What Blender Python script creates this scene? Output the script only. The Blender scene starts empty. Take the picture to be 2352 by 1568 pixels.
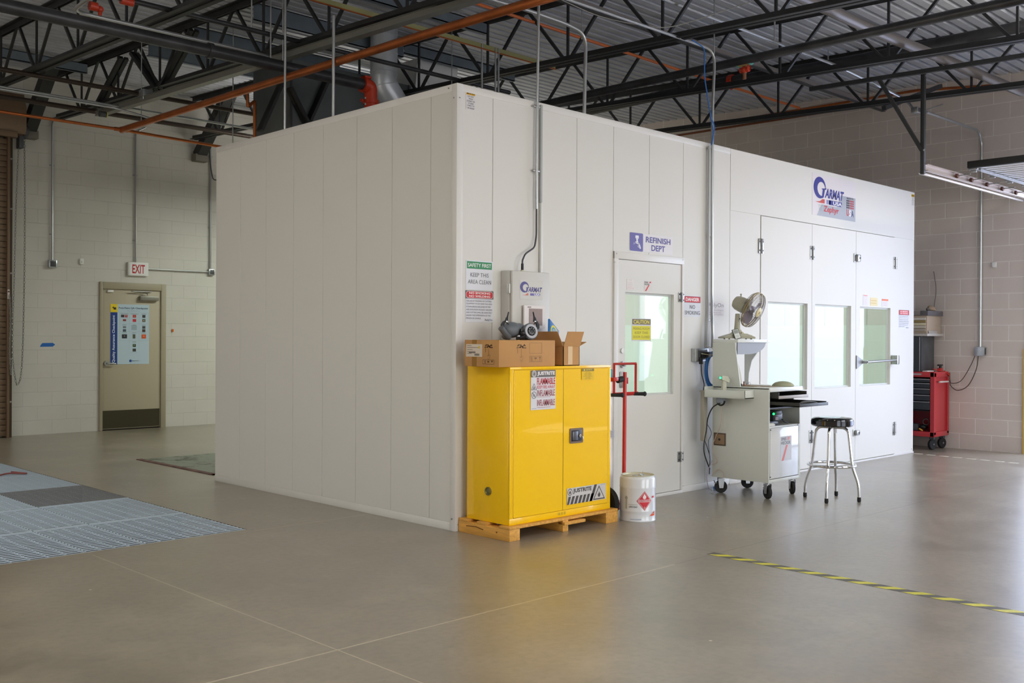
import bpy, bmesh, math, random
from mathutils import Vector, Matrix
random.seed(7)
PI = math.pi
C = bpy.context.scene.collection
# ---------------------------------------------------------------- materials
def lin(h):
    if isinstance(h, str):
        h = h.lstrip('#'); c = [int(h[i:i+2], 16)/255 for i in (0, 2, 4)]
    else: c = h
    return tuple((v/12.92 if v <= .04045 else ((v+.055)/1.055)**2.4) for v in c) + (1,)
MATS = {}
def mat(name, col, rough=.5, metal=0, coat=0, noise=0, nscale=8, bump=0, bscale=40, emit=0, trans=0, ior=1.45, spec=None, stretch=None):
    if name in MATS: return MATS[name]
    m = bpy.data.materials.new(name); m.use_nodes = True
    nt = m.node_tree; b = nt.nodes['Principled BSDF']
    c = lin(col)
    b.inputs['Base Color'].default_value = c
    b.inputs['Roughness'].default_value = rough
    b.inputs['Metallic'].default_value = metal
    b.inputs['Coat Weight'].default_value = coat
    b.inputs['IOR'].default_value = ior
    if spec is not None: b.inputs['Specular IOR Level'].default_value = spec
    if trans: b.inputs['Transmission Weight'].default_value = trans
    if emit:
        b.inputs['Emission Color'].default_value = c; b.inputs['Emission Strength'].default_value = emit
    if noise or bump:
        tc = nt.nodes.new('ShaderNodeTexCoord'); src = tc.outputs['Object']
        if stretch:
            mp = nt.nodes.new('ShaderNodeMapping'); mp.inputs['Scale'].default_value = stretch
            nt.links.new(src, mp.inputs[0]); src = mp.outputs[0]
    if noise:
        n = nt.nodes.new('ShaderNodeTexNoise'); n.inputs['Scale'].default_value = nscale; n.inputs['Detail'].default_value = 6
        nt.links.new(src, n.inputs['Vector'])
        r = nt.nodes.new('ShaderNodeValToRGB')
        r.color_ramp.elements[0].position = .3; r.color_ramp.elements[1].position = .7
        r.color_ramp.elements[0].color = tuple(v*(1-noise) for v in c[:3])+(1,)
        r.color_ramp.elements[1].color = tuple(min(1, v*(1+noise)) for v in c[:3])+(1,)
        nt.links.new(n.outputs['Fac'], r.inputs[0]); nt.links.new(r.outputs[0], b.inputs['Base Color'])
    if bump:
        n2 = nt.nodes.new('ShaderNodeTexNoise'); n2.inputs['Scale'].default_value = bscale
        nt.links.new(src, n2.inputs['Vector'])
        bp = nt.nodes.new('ShaderNodeBump'); bp.inputs['Strength'].default_value = bump; bp.inputs['Distance'].default_value = .01
        nt.links.new(n2.outputs['Fac'], bp.inputs['Height']); nt.links.new(bp.outputs[0], b.inputs['Normal'])
    MATS[name] = m
    return m

def ink(col):     # printed flat colour
    return mat('print_'+col.lstrip('#'), col, .55)

def floor_material():
    m = bpy.data.materials.new('polished_concrete'); m.use_nodes = True; MATS['polished_concrete'] = m
    nt = m.node_tree; N = nt.nodes; L = nt.links; b = N['Principled BSDF']
    tc = N.new('ShaderNodeTexCoord'); src = tc.outputs['Object']
    def noise(scale, detail=8, rough=.6, dist=0):
        n = N.new('ShaderNodeTexNoise'); n.inputs['Scale'].default_value = scale; n.inputs['Detail'].default_value = detail
        n.inputs['Roughness'].default_value = rough; n.inputs['Distortion'].default_value = dist; L.new(src, n.inputs['Vector']); return n.outputs['Fac']
    def math_(op, a, bb=None, c=None):
        n = N.new('ShaderNodeMath'); n.operation = op
        for i, v in enumerate((a, bb, c)):
            if v is None: continue
            if isinstance(v, (int, float)): n.inputs[i].default_value = v
            else: L.new(v, n.inputs[i])
        return n.outputs[0]
    def mix(fac, a, bb):
        n = N.new('ShaderNodeMix'); n.data_type = 'RGBA'
        if isinstance(fac, (int, float)): n.inputs[0].default_value = fac
        else: L.new(fac, n.inputs[0])
        for k, v in ((6, a), (7, bb)):
            if isinstance(v, tuple): n.inputs[k].default_value = v
            else: L.new(v, n.inputs[k])
        return n.outputs[2]
    def ramp(v, p0, p1, c0=(0, 0, 0, 1), c1=(1, 1, 1, 1)):
        n = N.new('ShaderNodeValToRGB'); e = n.color_ramp.elements
        e[0].position = p0; e[1].position = p1; e[0].color = c0; e[1].color = c1
        L.new(v, n.inputs[0]); return n.outputs[0]
    big = noise(.8, 8, .55); mid = noise(3.6, 9, .6); fine = noise(22, 4, .6)
    col = ramp(big, .30, .72, lin('#776f60'), lin('#9b9282'))
    col = mix(math_('MULTIPLY', ramp(mid, .38, .72), .6), col, lin('#9f9581'))
    col = mix(math_('MULTIPLY', ramp(fine, .42, .7), .4), col, lin('#6c6455'))
    # cloudy light scuffs and small pale specks
    col = mix(math_('MULTIPLY', ramp(noise(2.1, 10, .68), .52, .75), .45), col, lin('#b0a793'))
    vor = N.new('ShaderNodeTexVoronoi'); vor.inputs['Scale'].default_value = 2.3; L.new(src, vor.inputs['Vector'])
    col = mix(ramp(vor.outputs['Distance'], .018, .022, (1, 1, 1, 1), (0, 0, 0, 1)), col, lin('#d6cfbc'))
    sep = N.new('ShaderNodeSeparateXYZ'); L.new(src, sep.inputs[0])
    X, Y = sep.outputs[0], sep.outputs[1]
    wob = math_('MULTIPLY', math_('SUBTRACT', noise(6, 3), .5), .012)
    def line(axis, at, w, lo=None, hi=None, other=None):
        d = math_('ABSOLUTE', math_('SUBTRACT', math_('ADD', axis, wob), at))
        k = math_('LESS_THAN', d, w)
        if lo is not None: k = math_('MULTIPLY', k, math_('GREATER_THAN', other, lo))
        if hi is not None: k = math_('MULTIPLY', k, math_('LESS_THAN', other, hi))
        return k
    pale = math_('MAXIMUM', line(Y, -1.76, .006, None, .3, X), line(X, -2.25, .004, None, 1.0, Y))
    pale = math_('MAXIMUM', pale, line(Y, 1.03, .005, -1.06, 0.0, X))
    dark = math_('MAXIMUM', line(Y, -1.755, .0045, .3, None, X), line(X, .8, .0045, -1.76, None, Y))
    dark = math_('MAXIMUM', dark, line(X, 5.1, .004))
    col = mix(math_('MULTIPLY', pale, .55), col, lin('#d2c5aa'))
    col = mix(math_('MULTIPLY', dark, .8), col, lin('#5d4e3c'))
    L.new(col, b.inputs['Base Color'])
    r = math_('ADD', math_('MULTIPLY', ramp(mid, .3, .75), .08), .285)
    r = math_('ADD', r, math_('MULTIPLY', ramp(big, .35, .7), .04))
    L.new(r, b.inputs['Roughness']); b.inputs['Specular IOR Level'].default_value = 1.0; b.inputs['Coat Weight'].default_value = .35; b.inputs['Coat Roughness'].default_value = .285
    bp = N.new('ShaderNodeBump'); bp.inputs['Strength'].default_value = .10; bp.inputs['Distance'].default_value = .02
    L.new(noise(1.6, 3), bp.inputs['Height']); L.new(bp.outputs[0], b.inputs['Normal'])
    return m
def block_material(name, axis, c0, c1, cm):
    m = bpy.data.materials.new(name); m.use_nodes = True; MATS[name] = m
    nt = m.node_tree; N = nt.nodes; L = nt.links; b = N['Principled BSDF']
    tc = N.new('ShaderNodeTexCoord'); sep = N.new('ShaderNodeSeparateXYZ'); cmb = N.new('ShaderNodeCombineXYZ')
    L.new(tc.outputs['Object'], sep.inputs[0]); L.new(sep.outputs[axis], cmb.inputs[0]); L.new(sep.outputs[2], cmb.inputs[1])
    br = N.new('ShaderNodeTexBrick'); L.new(cmb.outputs[0], br.inputs['Vector'])
    br.inputs['Scale'].default_value = 1; br.inputs['Brick Width'].default_value = .4064; br.inputs['Row Height'].default_value = .2032
    br.inputs['Mortar Size'].default_value = .005; br.inputs['Mortar Smooth'].default_value = .5; br.inputs['Bias'].default_value = -.2
    br.inputs['Color1'].default_value = lin(c0); br.inputs['Color2'].default_value = lin(c1); br.inputs['Mortar'].default_value = lin(cm)
    n = N.new('ShaderNodeTexNoise'); n.inputs['Scale'].default_value = 1.3; n.inputs['Detail'].default_value = 6; L.new(tc.outputs['Object'], n.inputs['Vector'])
    mx = N.new('ShaderNodeMix'); mx.data_type = 'RGBA'; mx.blend_type = 'MULTIPLY'; mx.inputs[0].default_value = .35
    L.new(br.outputs['Color'], mx.inputs[6]); L.new(n.outputs['Fac'], mx.inputs[7]); 
    rr = N.new('ShaderNodeValToRGB'); rr.color_ramp.elements[0].position = .3; rr.color_ramp.elements[0].color = (.75, .75, .75, 1); rr.color_ramp.elements[1].position = .7
    L.new(n.outputs['Fac'], rr.inputs[0]); L.new(rr.outputs[0], mx.inputs[7])
    L.new(mx.outputs[2], b.inputs['Base Color']); b.inputs['Roughness'].default_value = .55
    bp = N.new('ShaderNodeBump'); bp.invert = True; bp.inputs['Strength'].default_value = .55; bp.inputs['Distance'].default_value = .005
    n2 = N.new('ShaderNodeTexNoise'); n2.inputs['Scale'].default_value = 60; L.new(tc.outputs['Object'], n2.inputs['Vector'])
    ad = N.new('ShaderNodeMath'); ad.operation = 'MULTIPLY_ADD'; ad.inputs[1].default_value = .12; L.new(n2.outputs['Fac'], ad.inputs[0]); L.new(br.outputs['Fac'], ad.inputs[2])
    L.new(ad.outputs[0], bp.inputs['Height']); L.new(bp.outputs[0], b.inputs['Normal'])
    return m

# ---------------------------------------------------------------- mesh kit
_textcache = {}
def text_geo(s, bold=0.0):
    k = (s, bold)
    if k in _textcache: return _textcache[k]
    cu = bpy.data.curves.new('t', 'FONT'); cu.body = s; cu.offset = bold; cu.resolution_u = 3
    ob = bpy.data.objects.new('t', cu); C.objects.link(ob)
    dg = bpy.context.evaluated_depsgraph_get(); dg.update()
    me = bpy.data.meshes.new_from_object(ob.evaluated_get(dg))
    v = [(p.co.x, p.co.y) for p in me.vertices]; f = [tuple(p.vertices) for p in me.polygons]
    bpy.data.objects.remove(ob); bpy.data.curves.remove(cu); bpy.data.meshes.remove(me)
    xs = [a for a, _ in v] or [0]; ys = [b for _, b in v] or [0]
    x0, x1, y0, y1 = min(xs), max(xs), min(ys), max(ys)
    v = [((a-x0)/max(x1-x0, 1e-6), (b-y0)/max(y1-y0, 1e-6)) for a, b in v]
    _textcache[k] = (v, f, (x1-x0)/max(y1-y0, 1e-6))
    return _textcache[k]

class MB:
    def __init__(s, M=None):
        s.bm = bmesh.new(); s.ms = []; s.M = M or Matrix()
    def _mi(s, m):
        if m not in s.ms: s.ms.append(m)
        return s.ms.index(m)
    def _fin(s, vs, fs, m):
        i = s._mi(m)
        for v in vs: v.co = s.M @ v.co
        for f in fs: f.material_index = i
    def box(s, lo, hi, m, bev=0, R=None, seg=2):
        lo = Vector(lo); hi = Vector(hi)
        t = bmesh.new(); bmesh.ops.create_cube(t, size=1)
        d = hi-lo; c = (hi+lo)/2
        for v in t.verts: v.co = Vector((v.co.x*d.x, v.co.y*d.y, v.co.z*d.z))
        if bev:
            bev = min(bev, min(abs(d.x), abs(d.y), abs(d.z))*.45)
            bmesh.ops.bevel(t, geom=list(t.edges), offset=bev, segments=seg, affect='EDGES', profile=.5)
        for v in t.verts:
            if R: v.co = R @ v.co
            v.co = v.co + c
        s._merge(t, m); return s
    def _merge(s, t, m):
        i = s._mi(m); mp = {}
        for v in t.verts: mp[v] = s.bm.verts.new(s.M @ v.co)
        for f in t.faces:
            try:
                nf = s.bm.faces.new([mp[v] for v in f.verts]); nf.material_index = i
            except ValueError: pass
        t.free()
    def poly(s, pts, m):
        i = s._mi(m)
        f = s.bm.faces.new([s.bm.verts.new(s.M @ Vector(p)) for p in pts]); f.material_index = i; return s
    def prism(s, pts, d, m):
        """extrude the closed polygon pts (3D) by vector d"""
        i = s._mi(m); d = Vector(d); n = len(pts)
        a = [s.bm.verts.new(s.M @ Vector(p)) for p in pts]; b = [s.bm.verts.new(s.M @ (Vector(p)+d)) for p in pts]
        fs = [s.bm.faces.new(a), s.bm.faces.new(b[::-1])]
        for k in range(n): fs.append(s.bm.faces.new([a[k], b[k], b[(k+1) % n], a[(k+1) % n]]))
        for f in fs: f.material_index = i
        return s
    def tube(s, pts, r, m, seg=10, closed=False, cap=True, flat=None):
        """sweep a circle along pts; r a number or list"""
        pts = [Vector(p) for p in pts]; n = len(pts); i = s._mi(m)
        if n < 2: return s
        rs = r if isinstance(r, (list, tuple)) else [r]*n
        tg = []
        for k in range(n):
            a = pts[k-1] if (k > 0 or closed) else pts[k]; b = pts[(k+1) % n] if (k < n-1 or closed) else pts[k]
            t = b-a; tg.append(t.normalized() if t.length > 1e-9 else Vector((0, 0, 1)))
        up = Vector((0, 0, 1)) if abs(tg[0].z) < .9 else Vector((1, 0, 0))
        u = tg[0].cross(up).normalized(); rings = []
        for k in range(n):
            u = (u - tg[k]*u.dot(tg[k]))
            if u.length < 1e-6: u = tg[k].orthogonal()
            u.normalize(); w = tg[k].cross(u)
            rings.append([s.bm.verts.new(s.M @ (pts[k] + (u*math.cos(2*PI*j/seg) + w*math.sin(2*PI*j/seg))*rs[k])) for j in range(seg)])
        rng = range(n) if closed else range(n-1)
        for k in rng:
            A, B = rings[k], rings[(k+1) % n]
            for j in range(seg):
                f = s.bm.faces.new([A[j], A[(j+1) % seg], B[(j+1) % seg], B[j]]); f.material_index = i
        if cap and not closed:
            s.bm.faces.new(rings[0][::-1]).material_index = i; s.bm.faces.new(rings[-1]).material_index = i
        return s
    def cyl(s, a, b, r, m, seg=24, r2=None):
        return s.tube([a, b], [r, r if r2 is None else r2], m, seg)
    def lathe(s, prof, m, o=(0, 0, 0), ax=(0, 0, 1), seg=32, a0=0, a1=2*PI):
        """prof: list of (radius, height) about axis ax through o"""
        i = s._mi(m); q = Vector((0, 0, 1)).rotation_difference(Vector(ax).normalized()).to_matrix(); o = Vector(o)
        full = abs(a1-a0-2*PI) < 1e-6; n = seg if full else seg+1; rings = []
        for r, h in prof:
            if r < 1e-6: rings.append([s.bm.verts.new(s.M @ (o+q @ Vector((0, 0, h))))])
            else: rings.append([s.bm.verts.new(s.M @ (o+q @ Vector((r*math.cos(a0+(a1-a0)*j/seg), r*math.sin(a0+(a1-a0)*j/seg), h)))) for j in range(n)])
        for A, B in zip(rings, rings[1:]):
            if len(A) == 1 and len(B) == 1: continue
            for j in range(seg):
                k = (j+1) % n
                if len(A) == 1: q_ = [A[0], B[j], B[k]]
                elif len(B) == 1: q_ = [A[j], B[0], A[k]]
                else: q_ = [A[j], B[j], B[k], A[k]]
                try: s.bm.faces.new(q_).material_index = i
                except ValueError: pass
        return s
    def sphere(s, c, r, m, sc=(1, 1, 1), seg=20):
        prof = [(r*math.sin(PI*k/12), -r*math.cos(PI*k/12)) for k in range(13)]
        M0 = s.M; s.M = s.M @ Matrix.Translation(Vector(c)) @ Matrix.Diagonal((*sc, 1))
        s.lathe(prof, m, seg=seg); s.M = M0; return s
    def build(s, name, parent=None, label=None, smooth=35, root=None):
        me = bpy.data.meshes.new(name)
        bmesh.ops.recalc_face_normals(s.bm, faces=s.bm.faces)
        for f in s.bm.faces: f.smooth = True
        r = root or parent
        while r is not None and r.parent is not None: r = r.parent
        if r is not None:
            inv = (Matrix.Translation(r.location) @ r.rotation_euler.to_matrix().to_4x4()).inverted()
            s.bm.transform(inv)
        s.bm.to_mesh(me); s.bm.free()
        for m in s.ms: me.materials.append(m)
        me.set_sharp_from_angle(angle=math.radians(smooth))
        o = bpy.data.objects.new(name, me); C.objects.link(o)
        if parent is not None: o.parent = parent
        if label: o['label'] = label
        return o
    def solo(s, name, label, cat, group=None, loc=None, kind=None, smooth=35):
        """one-mesh top-level thing, its origin at the middle of its base"""
        vs = [v.co for v in s.bm.verts]
        lo = Vector([min(v[i] for v in vs) for i in range(3)]); hi = Vector([max(v[i] for v in vs) for i in range(3)])
        c = Vector(((lo.x+hi.x)/2, (lo.y+hi.y)/2, lo.z)); s.bm.transform(Matrix.Translation(-c))
        o = s.build(name, smooth=smooth); o.location = c
        o['label'] = label; o['category'] = cat
        if group: o['group'] = group
        if kind: o['kind'] = kind
        return o
def thing(name, label, cat, loc=(0, 0, 0), rz=0, group=None):
    o = bpy.data.objects.new(name, None); C.objects.link(o); o.empty_display_size = .1
    o.location = loc; o.rotation_euler = (0, 0, rz); o['label'] = label; o['category'] = cat
    if group: o['group'] = group
    return o
def struct(name, mb, smooth=35):
    o = mb.build(name, smooth=smooth); o['kind'] = 'structure'; return o
def arc(c, r, a0, a1, n, u, w):
    c = Vector(c); u = Vector(u); w = Vector(w)
    return [c+u*(r*math.cos(a0+(a1-a0)*k/n))+w*(r*math.sin(a0+(a1-a0)*k/n)) for k in range(n+1)]
def bend(pts, r, n=6):
    """round the corners of a polyline"""
    P = [Vector(p) for p in pts]; out = [P[0]]; rl = r if isinstance(r, (list, tuple)) else [r]*len(P)
    for r, a, b, c in zip(rl, P, P[1:], P[2:]):
        d0 = (a-b); d1 = (c-b); q = min(r, d0.length*.49, d1.length*.49)
        s0 = b+d0.normalized()*q; s1 = b+d1.normalized()*q
        for k in range(n+1):
            t = k/n; out.append(s0*(1-t)**2+b*2*t*(1-t)+s1*t*t)
    return out+[P[-1]]
def catm(pts, n=8):
    P = [Vector(p) for p in pts]; P = [P[0]*2-P[1]]+P+[P[-1]*2-P[-2]]; out = []
    for i in range(1, len(P)-2):
        a, b, c, d = P[i-1:i+3]
        for k in range(n):
            t = k/n; out.append(.5*((2*b)+(c-a)*t+(2*a-5*b+4*c-d)*t*t+(3*b-a-3*c+d)*t**3))
    return out+[P[-2]]

class Sheet:
    """a printed flat thing: coordinates u (right), v (up) in metres from its lower-left corner"""
    def __init__(s, o, u, v, w, h, th=.0015, base='#e8e8ea', mb=None, bm_=None, edge=0):
        s.o = Vector(o); s.u = Vector(u).normalized(); s.v = Vector(v).normalized(); s.n = s.u.cross(s.v)
        s.mb = mb or MB(); s.th = th; s.k = 1; s.w = w; s.h = h; s.st = .0006
        if base:
            m = bm_ or ink(base)
            if edge:
                pts = rrect(0, 0, w, h, edge)
            else: pts = [(0, 0), (w, 0), (w, h), (0, h)]
            s.mb.prism([s.P(a, b, 0) for a, b in pts], s.n*th, m)
    def P(s, a, b, k=None):
        z = s.th + s.st*s.k if k is None else k
        return s.o+s.u*a+s.v*b+s.n*z
    def up(s): s.k += 1; return s
    def rect(s, x0, y0, x1, y1, col, r=0):
        pts = rrect(x0, y0, x1, y1, r) if r else [(x0, y0), (x1, y0), (x1, y1), (x0, y1)]
        return s.poly(pts, col)
    def poly(s, pts, col):
        m = col if not isinstance(col, str) else ink(col)
        s.mb.poly([s.P(a, b) for a, b in pts], m); return s
    def disc(s, cx, cy, r, col, ry=None, n=28):
        return s.poly([(cx+r*math.cos(2*PI*k/n), cy+(ry or r)*math.sin(2*PI*k/n)) for k in range(n)], col)
    def ring(s, cx, cy, r, w, col, n=28, a0=0, a1=2*PI):
        for k in range(n):
            p = a0+(a1-a0)*k/n; q = a0+(a1-a0)*(k+1)/n
            s.poly([(cx+r*math.cos(p), cy+r*math.sin(p)), (cx+r*math.cos(q), cy+r*math.sin(q)), (cx+(r-w)*math.cos(q), cy+(r-w)*math.sin(q)), (cx+(r-w)*math.cos(p), cy+(r-w)*math.sin(p))], col)
        return s
    def line(s, pts, w, col):
        for (ax, ay), (bx, by) in zip(pts, pts[1:]):
            dx, dy = bx-ax, by-ay; l = math.hypot(dx, dy) or 1; px, py = -dy/l*w/2, dx/l*w/2
            s.poly([(ax+px, ay+py), (bx+px, by+py), (bx-px, by-py), (ax-px, ay-py)], col)
        return s
    def frame(s, x0, y0, x1, y1, w, col):
        return s.line([(x0, y0), (x1, y0), (x1, y1), (x0, y1), (x0, y0)], w, col)
    def text(s, t, cx, cy, h, col, w=None, bold=0, shear=0, rot=0, align=0):
        v, f, asp = text_geo(t, bold); W = w or asp*h
        m = ink(col) if isinstance(col, str) else col
        i = s.mb._mi(m); vs = []
        ca, sa = math.cos(rot), math.sin(rot)
        for a, b in v:
            x = (a-.5*(1-align))*W+(b-.5)*h*shear; y = (b-.5)*h
            vs.append(s.mb.bm.verts.new(s.mb.M @ s.P(cx+x*ca-y*sa, cy+x*sa+y*ca)))
        for q in f:
            try: s.mb.bm.faces.new([vs[k] for k in q]).material_index = i
            except ValueError: pass
        return s
    def thing(s, name, label, cat, group=None): return s.mb.solo(name, label, cat, group)
    def part(s, name, parent, label=None): return s.mb.build(name, parent, label)
def rrect(x0, y0, x1, y1, r, n=5):
    out = []
    for cx, cy, a in ((x1-r, y0+r, -PI/2), (x1-r, y1-r, 0), (x0+r, y1-r, PI/2), (x0+r, y0+r, PI)):
        for k in range(n+1): out.append((cx+r*math.cos(a+PI/2*k/n), cy+r*math.sin(a+PI/2*k/n)))
    return out
FX, FZ = (1, 0, 0), (0, 0, 1)
def flame(S, cx, cy, h, col):
    pts = [(0, -.5), (-.22, -.42), (-.34, -.2), (-.3, .02), (-.2, .16), (-.16, .02), (-.08, .2), (-.02, .5), (.1, .3), (.14, .1), (.22, .22), (.3, .02), (.32, -.2), (.2, -.42)]
    S.poly([(cx+a*h, cy+b*h) for a, b in pts], col)
def garmat(S, x0, y0, w, col1, full=True):
    """swoosh G and italic letters; x0,y0 lower left of the G, w total width"""
    k = w; n = 28; out = []; inn = []
    for i in range(n+1):
        a = math.radians(-8)+math.radians(300)*i/n
        t = math.sin(PI*min(1, (i/n)*.98+.02))
        th = .012+.095*t
        cx, cy = .195, .165
        out.append((cx+.195*math.cos(a), cy+.172*math.sin(a)))
        inn.append((cx+.018+(.178-th*.9)*math.cos(a), cy+.012+(.160-th*.85)*math.sin(a)))
    for i in range(n):
        S.poly([(x0+a*k, y0+b*k) for a, b in (out[i], out[i+1], inn[i+1], inn[i])], col1)
    S.poly([(x0+a*k, y0+b*k) for a, b in ((.245, .155), (.41, .175), (.40, .150), (.365, .150), (.325, .02), (.26, .0), (.29, .14))], col1)
    S.text('ARMAT', x0+.675*k, y0+.098*k, .155*k, col1, w=.60*k, bold=.04, shear=.25)
# ---------------------------------------------------------------- shared materials
M_booth = mat('booth_white_enamel', '#dedcd6', .48)
M_trim = mat('booth_trim_enamel', '#e2e0dc', .35)
M_gap = mat('seal_dark_rubber', '#3c3a36', .8)
M_inner = mat('booth_inner_white', '#f2f5f1', .5)
M_black = mat('black_steel_paint', '#2b2c2d', .5, noise=.2, nscale=5)
M_deck = mat('painted_steel_deck', '#b9bcc3', .45, noise=.12, nscale=3)
M_galv = mat('galvanised_steel', '#b4b7ba', .32, .85, noise=.1, nscale=20)
M_emt = mat('conduit_zinc', '#b9bcbd', .3, .8)
M_chrome = mat('chrome', '#d8d8d8', .08, 1)
M_steel = mat('brushed_steel', '#a8a8a6', .3, .9)
M_copper = mat('copper_pipe', '#b8693a', .32, .75, noise=.15, nscale=6)
M_orange = mat('orange_pipe_paint', '#d2703a', .4)
M_blackpipe = mat('black_pipe', '#3a3a3c', .38, .3, noise=.3, nscale=6)
M_redfit = mat('red_fitting_paint', '#b8391f', .4)
M_rubber = mat('black_rubber', '#1d1d1d', .7)
M_plastic = mat('black_plastic', '#1c1d1e', .35)
M_yellow = mat('yellow_enamel', '#ffcb00', .3, spec=.3, coat=.7)
M_card = mat('corrugated_card', '#c0905a', .8, noise=.05, nscale=5)
M_cardin = mat('corrugated_card_inside', '#a9773f', .85)
M_wood = mat('pine_wood', '#d9a04a', .65, noise=.22, nscale=3, stretch=(14, 1.2, 14))
M_white = mat('white_enamel', '#dfe1dc', .35, coat=.2)
M_cream = mat('cream_plastic', '#d5cfb4', .4)
M_red = mat('red_enamel', '#c22a25', .35, coat=.3)
M_blue = mat('blue_plastic', '#1e72c0', .4)
M_glass = mat('green_tint_glass', '#dff2e6', .02, trans=1, ior=1.1, spec=.5)
M_dgray = mat('dark_grey_steel', '#4d4f52', .45, .3)
def glass_material():
    m = bpy.data.materials.new('clear_green_glass'); m.use_nodes = True
    nt = m.node_tree; nt.nodes.clear()
    o = nt.nodes.new('ShaderNodeOutputMaterial'); t = nt.nodes.new('ShaderNodeBsdfTransparent'); g = nt.nodes.new('ShaderNodeBsdfGlossy')
    t.inputs[0].default_value = (.95, .985, .965, 1); g.inputs['Roughness'].default_value = .02
    x = nt.nodes.new('ShaderNodeMixShader'); lw = nt.nodes.new('ShaderNodeLayerWeight'); pw = nt.nodes.new('ShaderNodeMath'); pw.operation = 'POWER'; pw.inputs[1].default_value = 4; f = nt.nodes.new('ShaderNodeMath'); f.operation = 'MULTIPLY_ADD'; f.inputs[1].default_value = .7; f.inputs[2].default_value = .03
    nt.links.new(lw.outputs['Facing'], pw.inputs[0]); nt.links.new(pw.outputs[0], f.inputs[0]); nt.links.new(f.outputs[0], x.inputs[0]); nt.links.new(t.outputs[0], x.inputs[1]); nt.links.new(g.outputs[0], x.inputs[2]); nt.links.new(x.outputs[0], o.inputs[0])
    return m
M_glass = glass_material()
# ================================================================ SETTING
YL, XR, XW, YN = 9.6, 8.65, -9.0, -11.0      # far wall, right wall, west wall, near wall
def roof(y): return 4.857+.0385*y
M_floor = floor_material()
f = MB()
gx0, gx1, gy0, gy1 = -3.05, -1.065, 1.11, 6.46     # opening of the floor drain pit
for lo, hi in (((XW, YN, -.2), (gx0, YL+.3, 0)), ((gx1, YN, -.2), (XR+.2, YL+.3, 0)), ((gx0, YN, -.2), (gx1, gy0, 0)), ((gx0, gy1, -.2), (gx1, YL+.3, 0))):
    f.box(lo, hi, M_floor)
struct('floor', f)
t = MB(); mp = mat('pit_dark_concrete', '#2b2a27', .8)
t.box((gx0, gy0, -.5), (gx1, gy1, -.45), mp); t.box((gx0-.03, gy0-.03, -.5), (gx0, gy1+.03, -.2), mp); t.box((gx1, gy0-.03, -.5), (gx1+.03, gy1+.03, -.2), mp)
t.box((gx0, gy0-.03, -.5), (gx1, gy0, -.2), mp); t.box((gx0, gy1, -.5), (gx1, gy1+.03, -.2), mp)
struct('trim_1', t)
WLm = block_material('painted_block_far', 0, '#cdcac2', '#cfccc5', '#c8c5bd')
WRm = block_material('painted_block_right', 1, '#cfc3bb', '#d4c9c1', '#f0e9e3')
w = MB(); w.box((XW, YL, 0), (1.30, YL+.2, 6), WLm); w.box((2.33, YL, 0), (XR+.2, YL+.2, 6), WLm); w.box((1.30, YL, 2.235), (2.33, YL+.2, 6), WLm)
w.box((1.30, YL+.12, 0), (2.33, YL+.2, 2.235), WLm)
struct('wall_left', w)
OY0, OY1, OZ = -5.2, -1.0, 3.55        # drive-in door opening in the right wall
w = MB(); w.box((XR, OY1, 0), (XR+.2, YL, 6), WRm); w.box((XR, YN, 0), (XR+.2, OY0, 6), WRm); w.box((XR, OY0, OZ), (XR+.2, OY1, 6), WRm)
struct('wall_right', w)
WNm = mat('painted_block_near', '#b9b3a6', .6, noise=.06)
w = MB()                                # near wall behind the camera with two open drive-in doors
for lo, hi in (((XW, 0), (-3.4, 6)), ((.4, 0), (2.0, 6)), ((5.8, 0), (XR+.2, 6)), ((-3.4, 3.6), (.4, 6)), ((2.0, 3.6), (5.8, 6))):
    w.box((lo[0], YN-.2, lo[1]), (hi[0], YN, hi[1]), WNm)
struct('wall_near', w)
w = MB(); w.box((XW-.2, YN, 0), (XW, .8, 6), WNm); w.box((XW-.2, 3.4, 0), (XW, YL, 6), WNm); w.box((XW-.2, .8, 2.6), (XW, 3.4, 6), WNm); struct('wall_far', w)  # west opening added to bring light onto the booth's left side
w = MB(); w.box((XR-.03, OY1-.05, 0), (XR+.21, OY1+.004, 1.32), mat('yellow_jamb_paint', '#c9a648', .5)); w.box((XR-.01, OY1-.05, 1.32), (XR+.21, OY1-.004, OZ), WNm)
struct('trim_2', w)
g = MB(); g.box((-60, -70, -.25), (XW-.3, 60, -.02), mat('outdoor_asphalt', '#514f4b', .85)); g.box((XR+.2, -70, -.25), (70, 60, -.02), mat('outdoor_asphalt', '#514f4b', .85)); g.box((XW-.3, -70, -.25), (XR+.2, YN-.2, -.02), mat('outdoor_asphalt', '#514f4b', .85))
struct('ground', g)
# corrugated roof deck, flutes along x
d = MB(); i = d._mi(M_deck); prof = []
y = YN-.3; 
while y < YL+.2:
    for a, b in ((0, 0), (.088, 0), (.098, .045), (.142, .045)): prof.append((y+a, roof(y+a)+b))
    y += .1524
SKX0, SKX1, SKY0, SKY1 = 2.0, 4.1, -5.85, -4.3          # unseen roof hole, added to throw a sun patch for the cabinet to reflect
def strip(pr, x0, x1):
    va = [d.bm.verts.new((x0, a, b)) for a, b in pr]; vb = [d.bm.verts.new((x1, a, b)) for a, b in pr]
    for k in range(len(pr)-1): d.bm.faces.new([va[k], va[k+1], vb[k+1], vb[k]]).material_index = i
p1 = [p for p in prof if p[0] <= SKY0]; p2 = [p for p in prof if SKY0-.16 <= p[0] <= SKY1+.16]; p3 = [p for p in prof if p[0] >= SKY1]
strip(p1, XW-.2, XR+.2); strip(p3, XW-.2, XR+.2); strip(p2, XW-.2, SKX0); strip(p2, SKX1, XR+.2)
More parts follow.
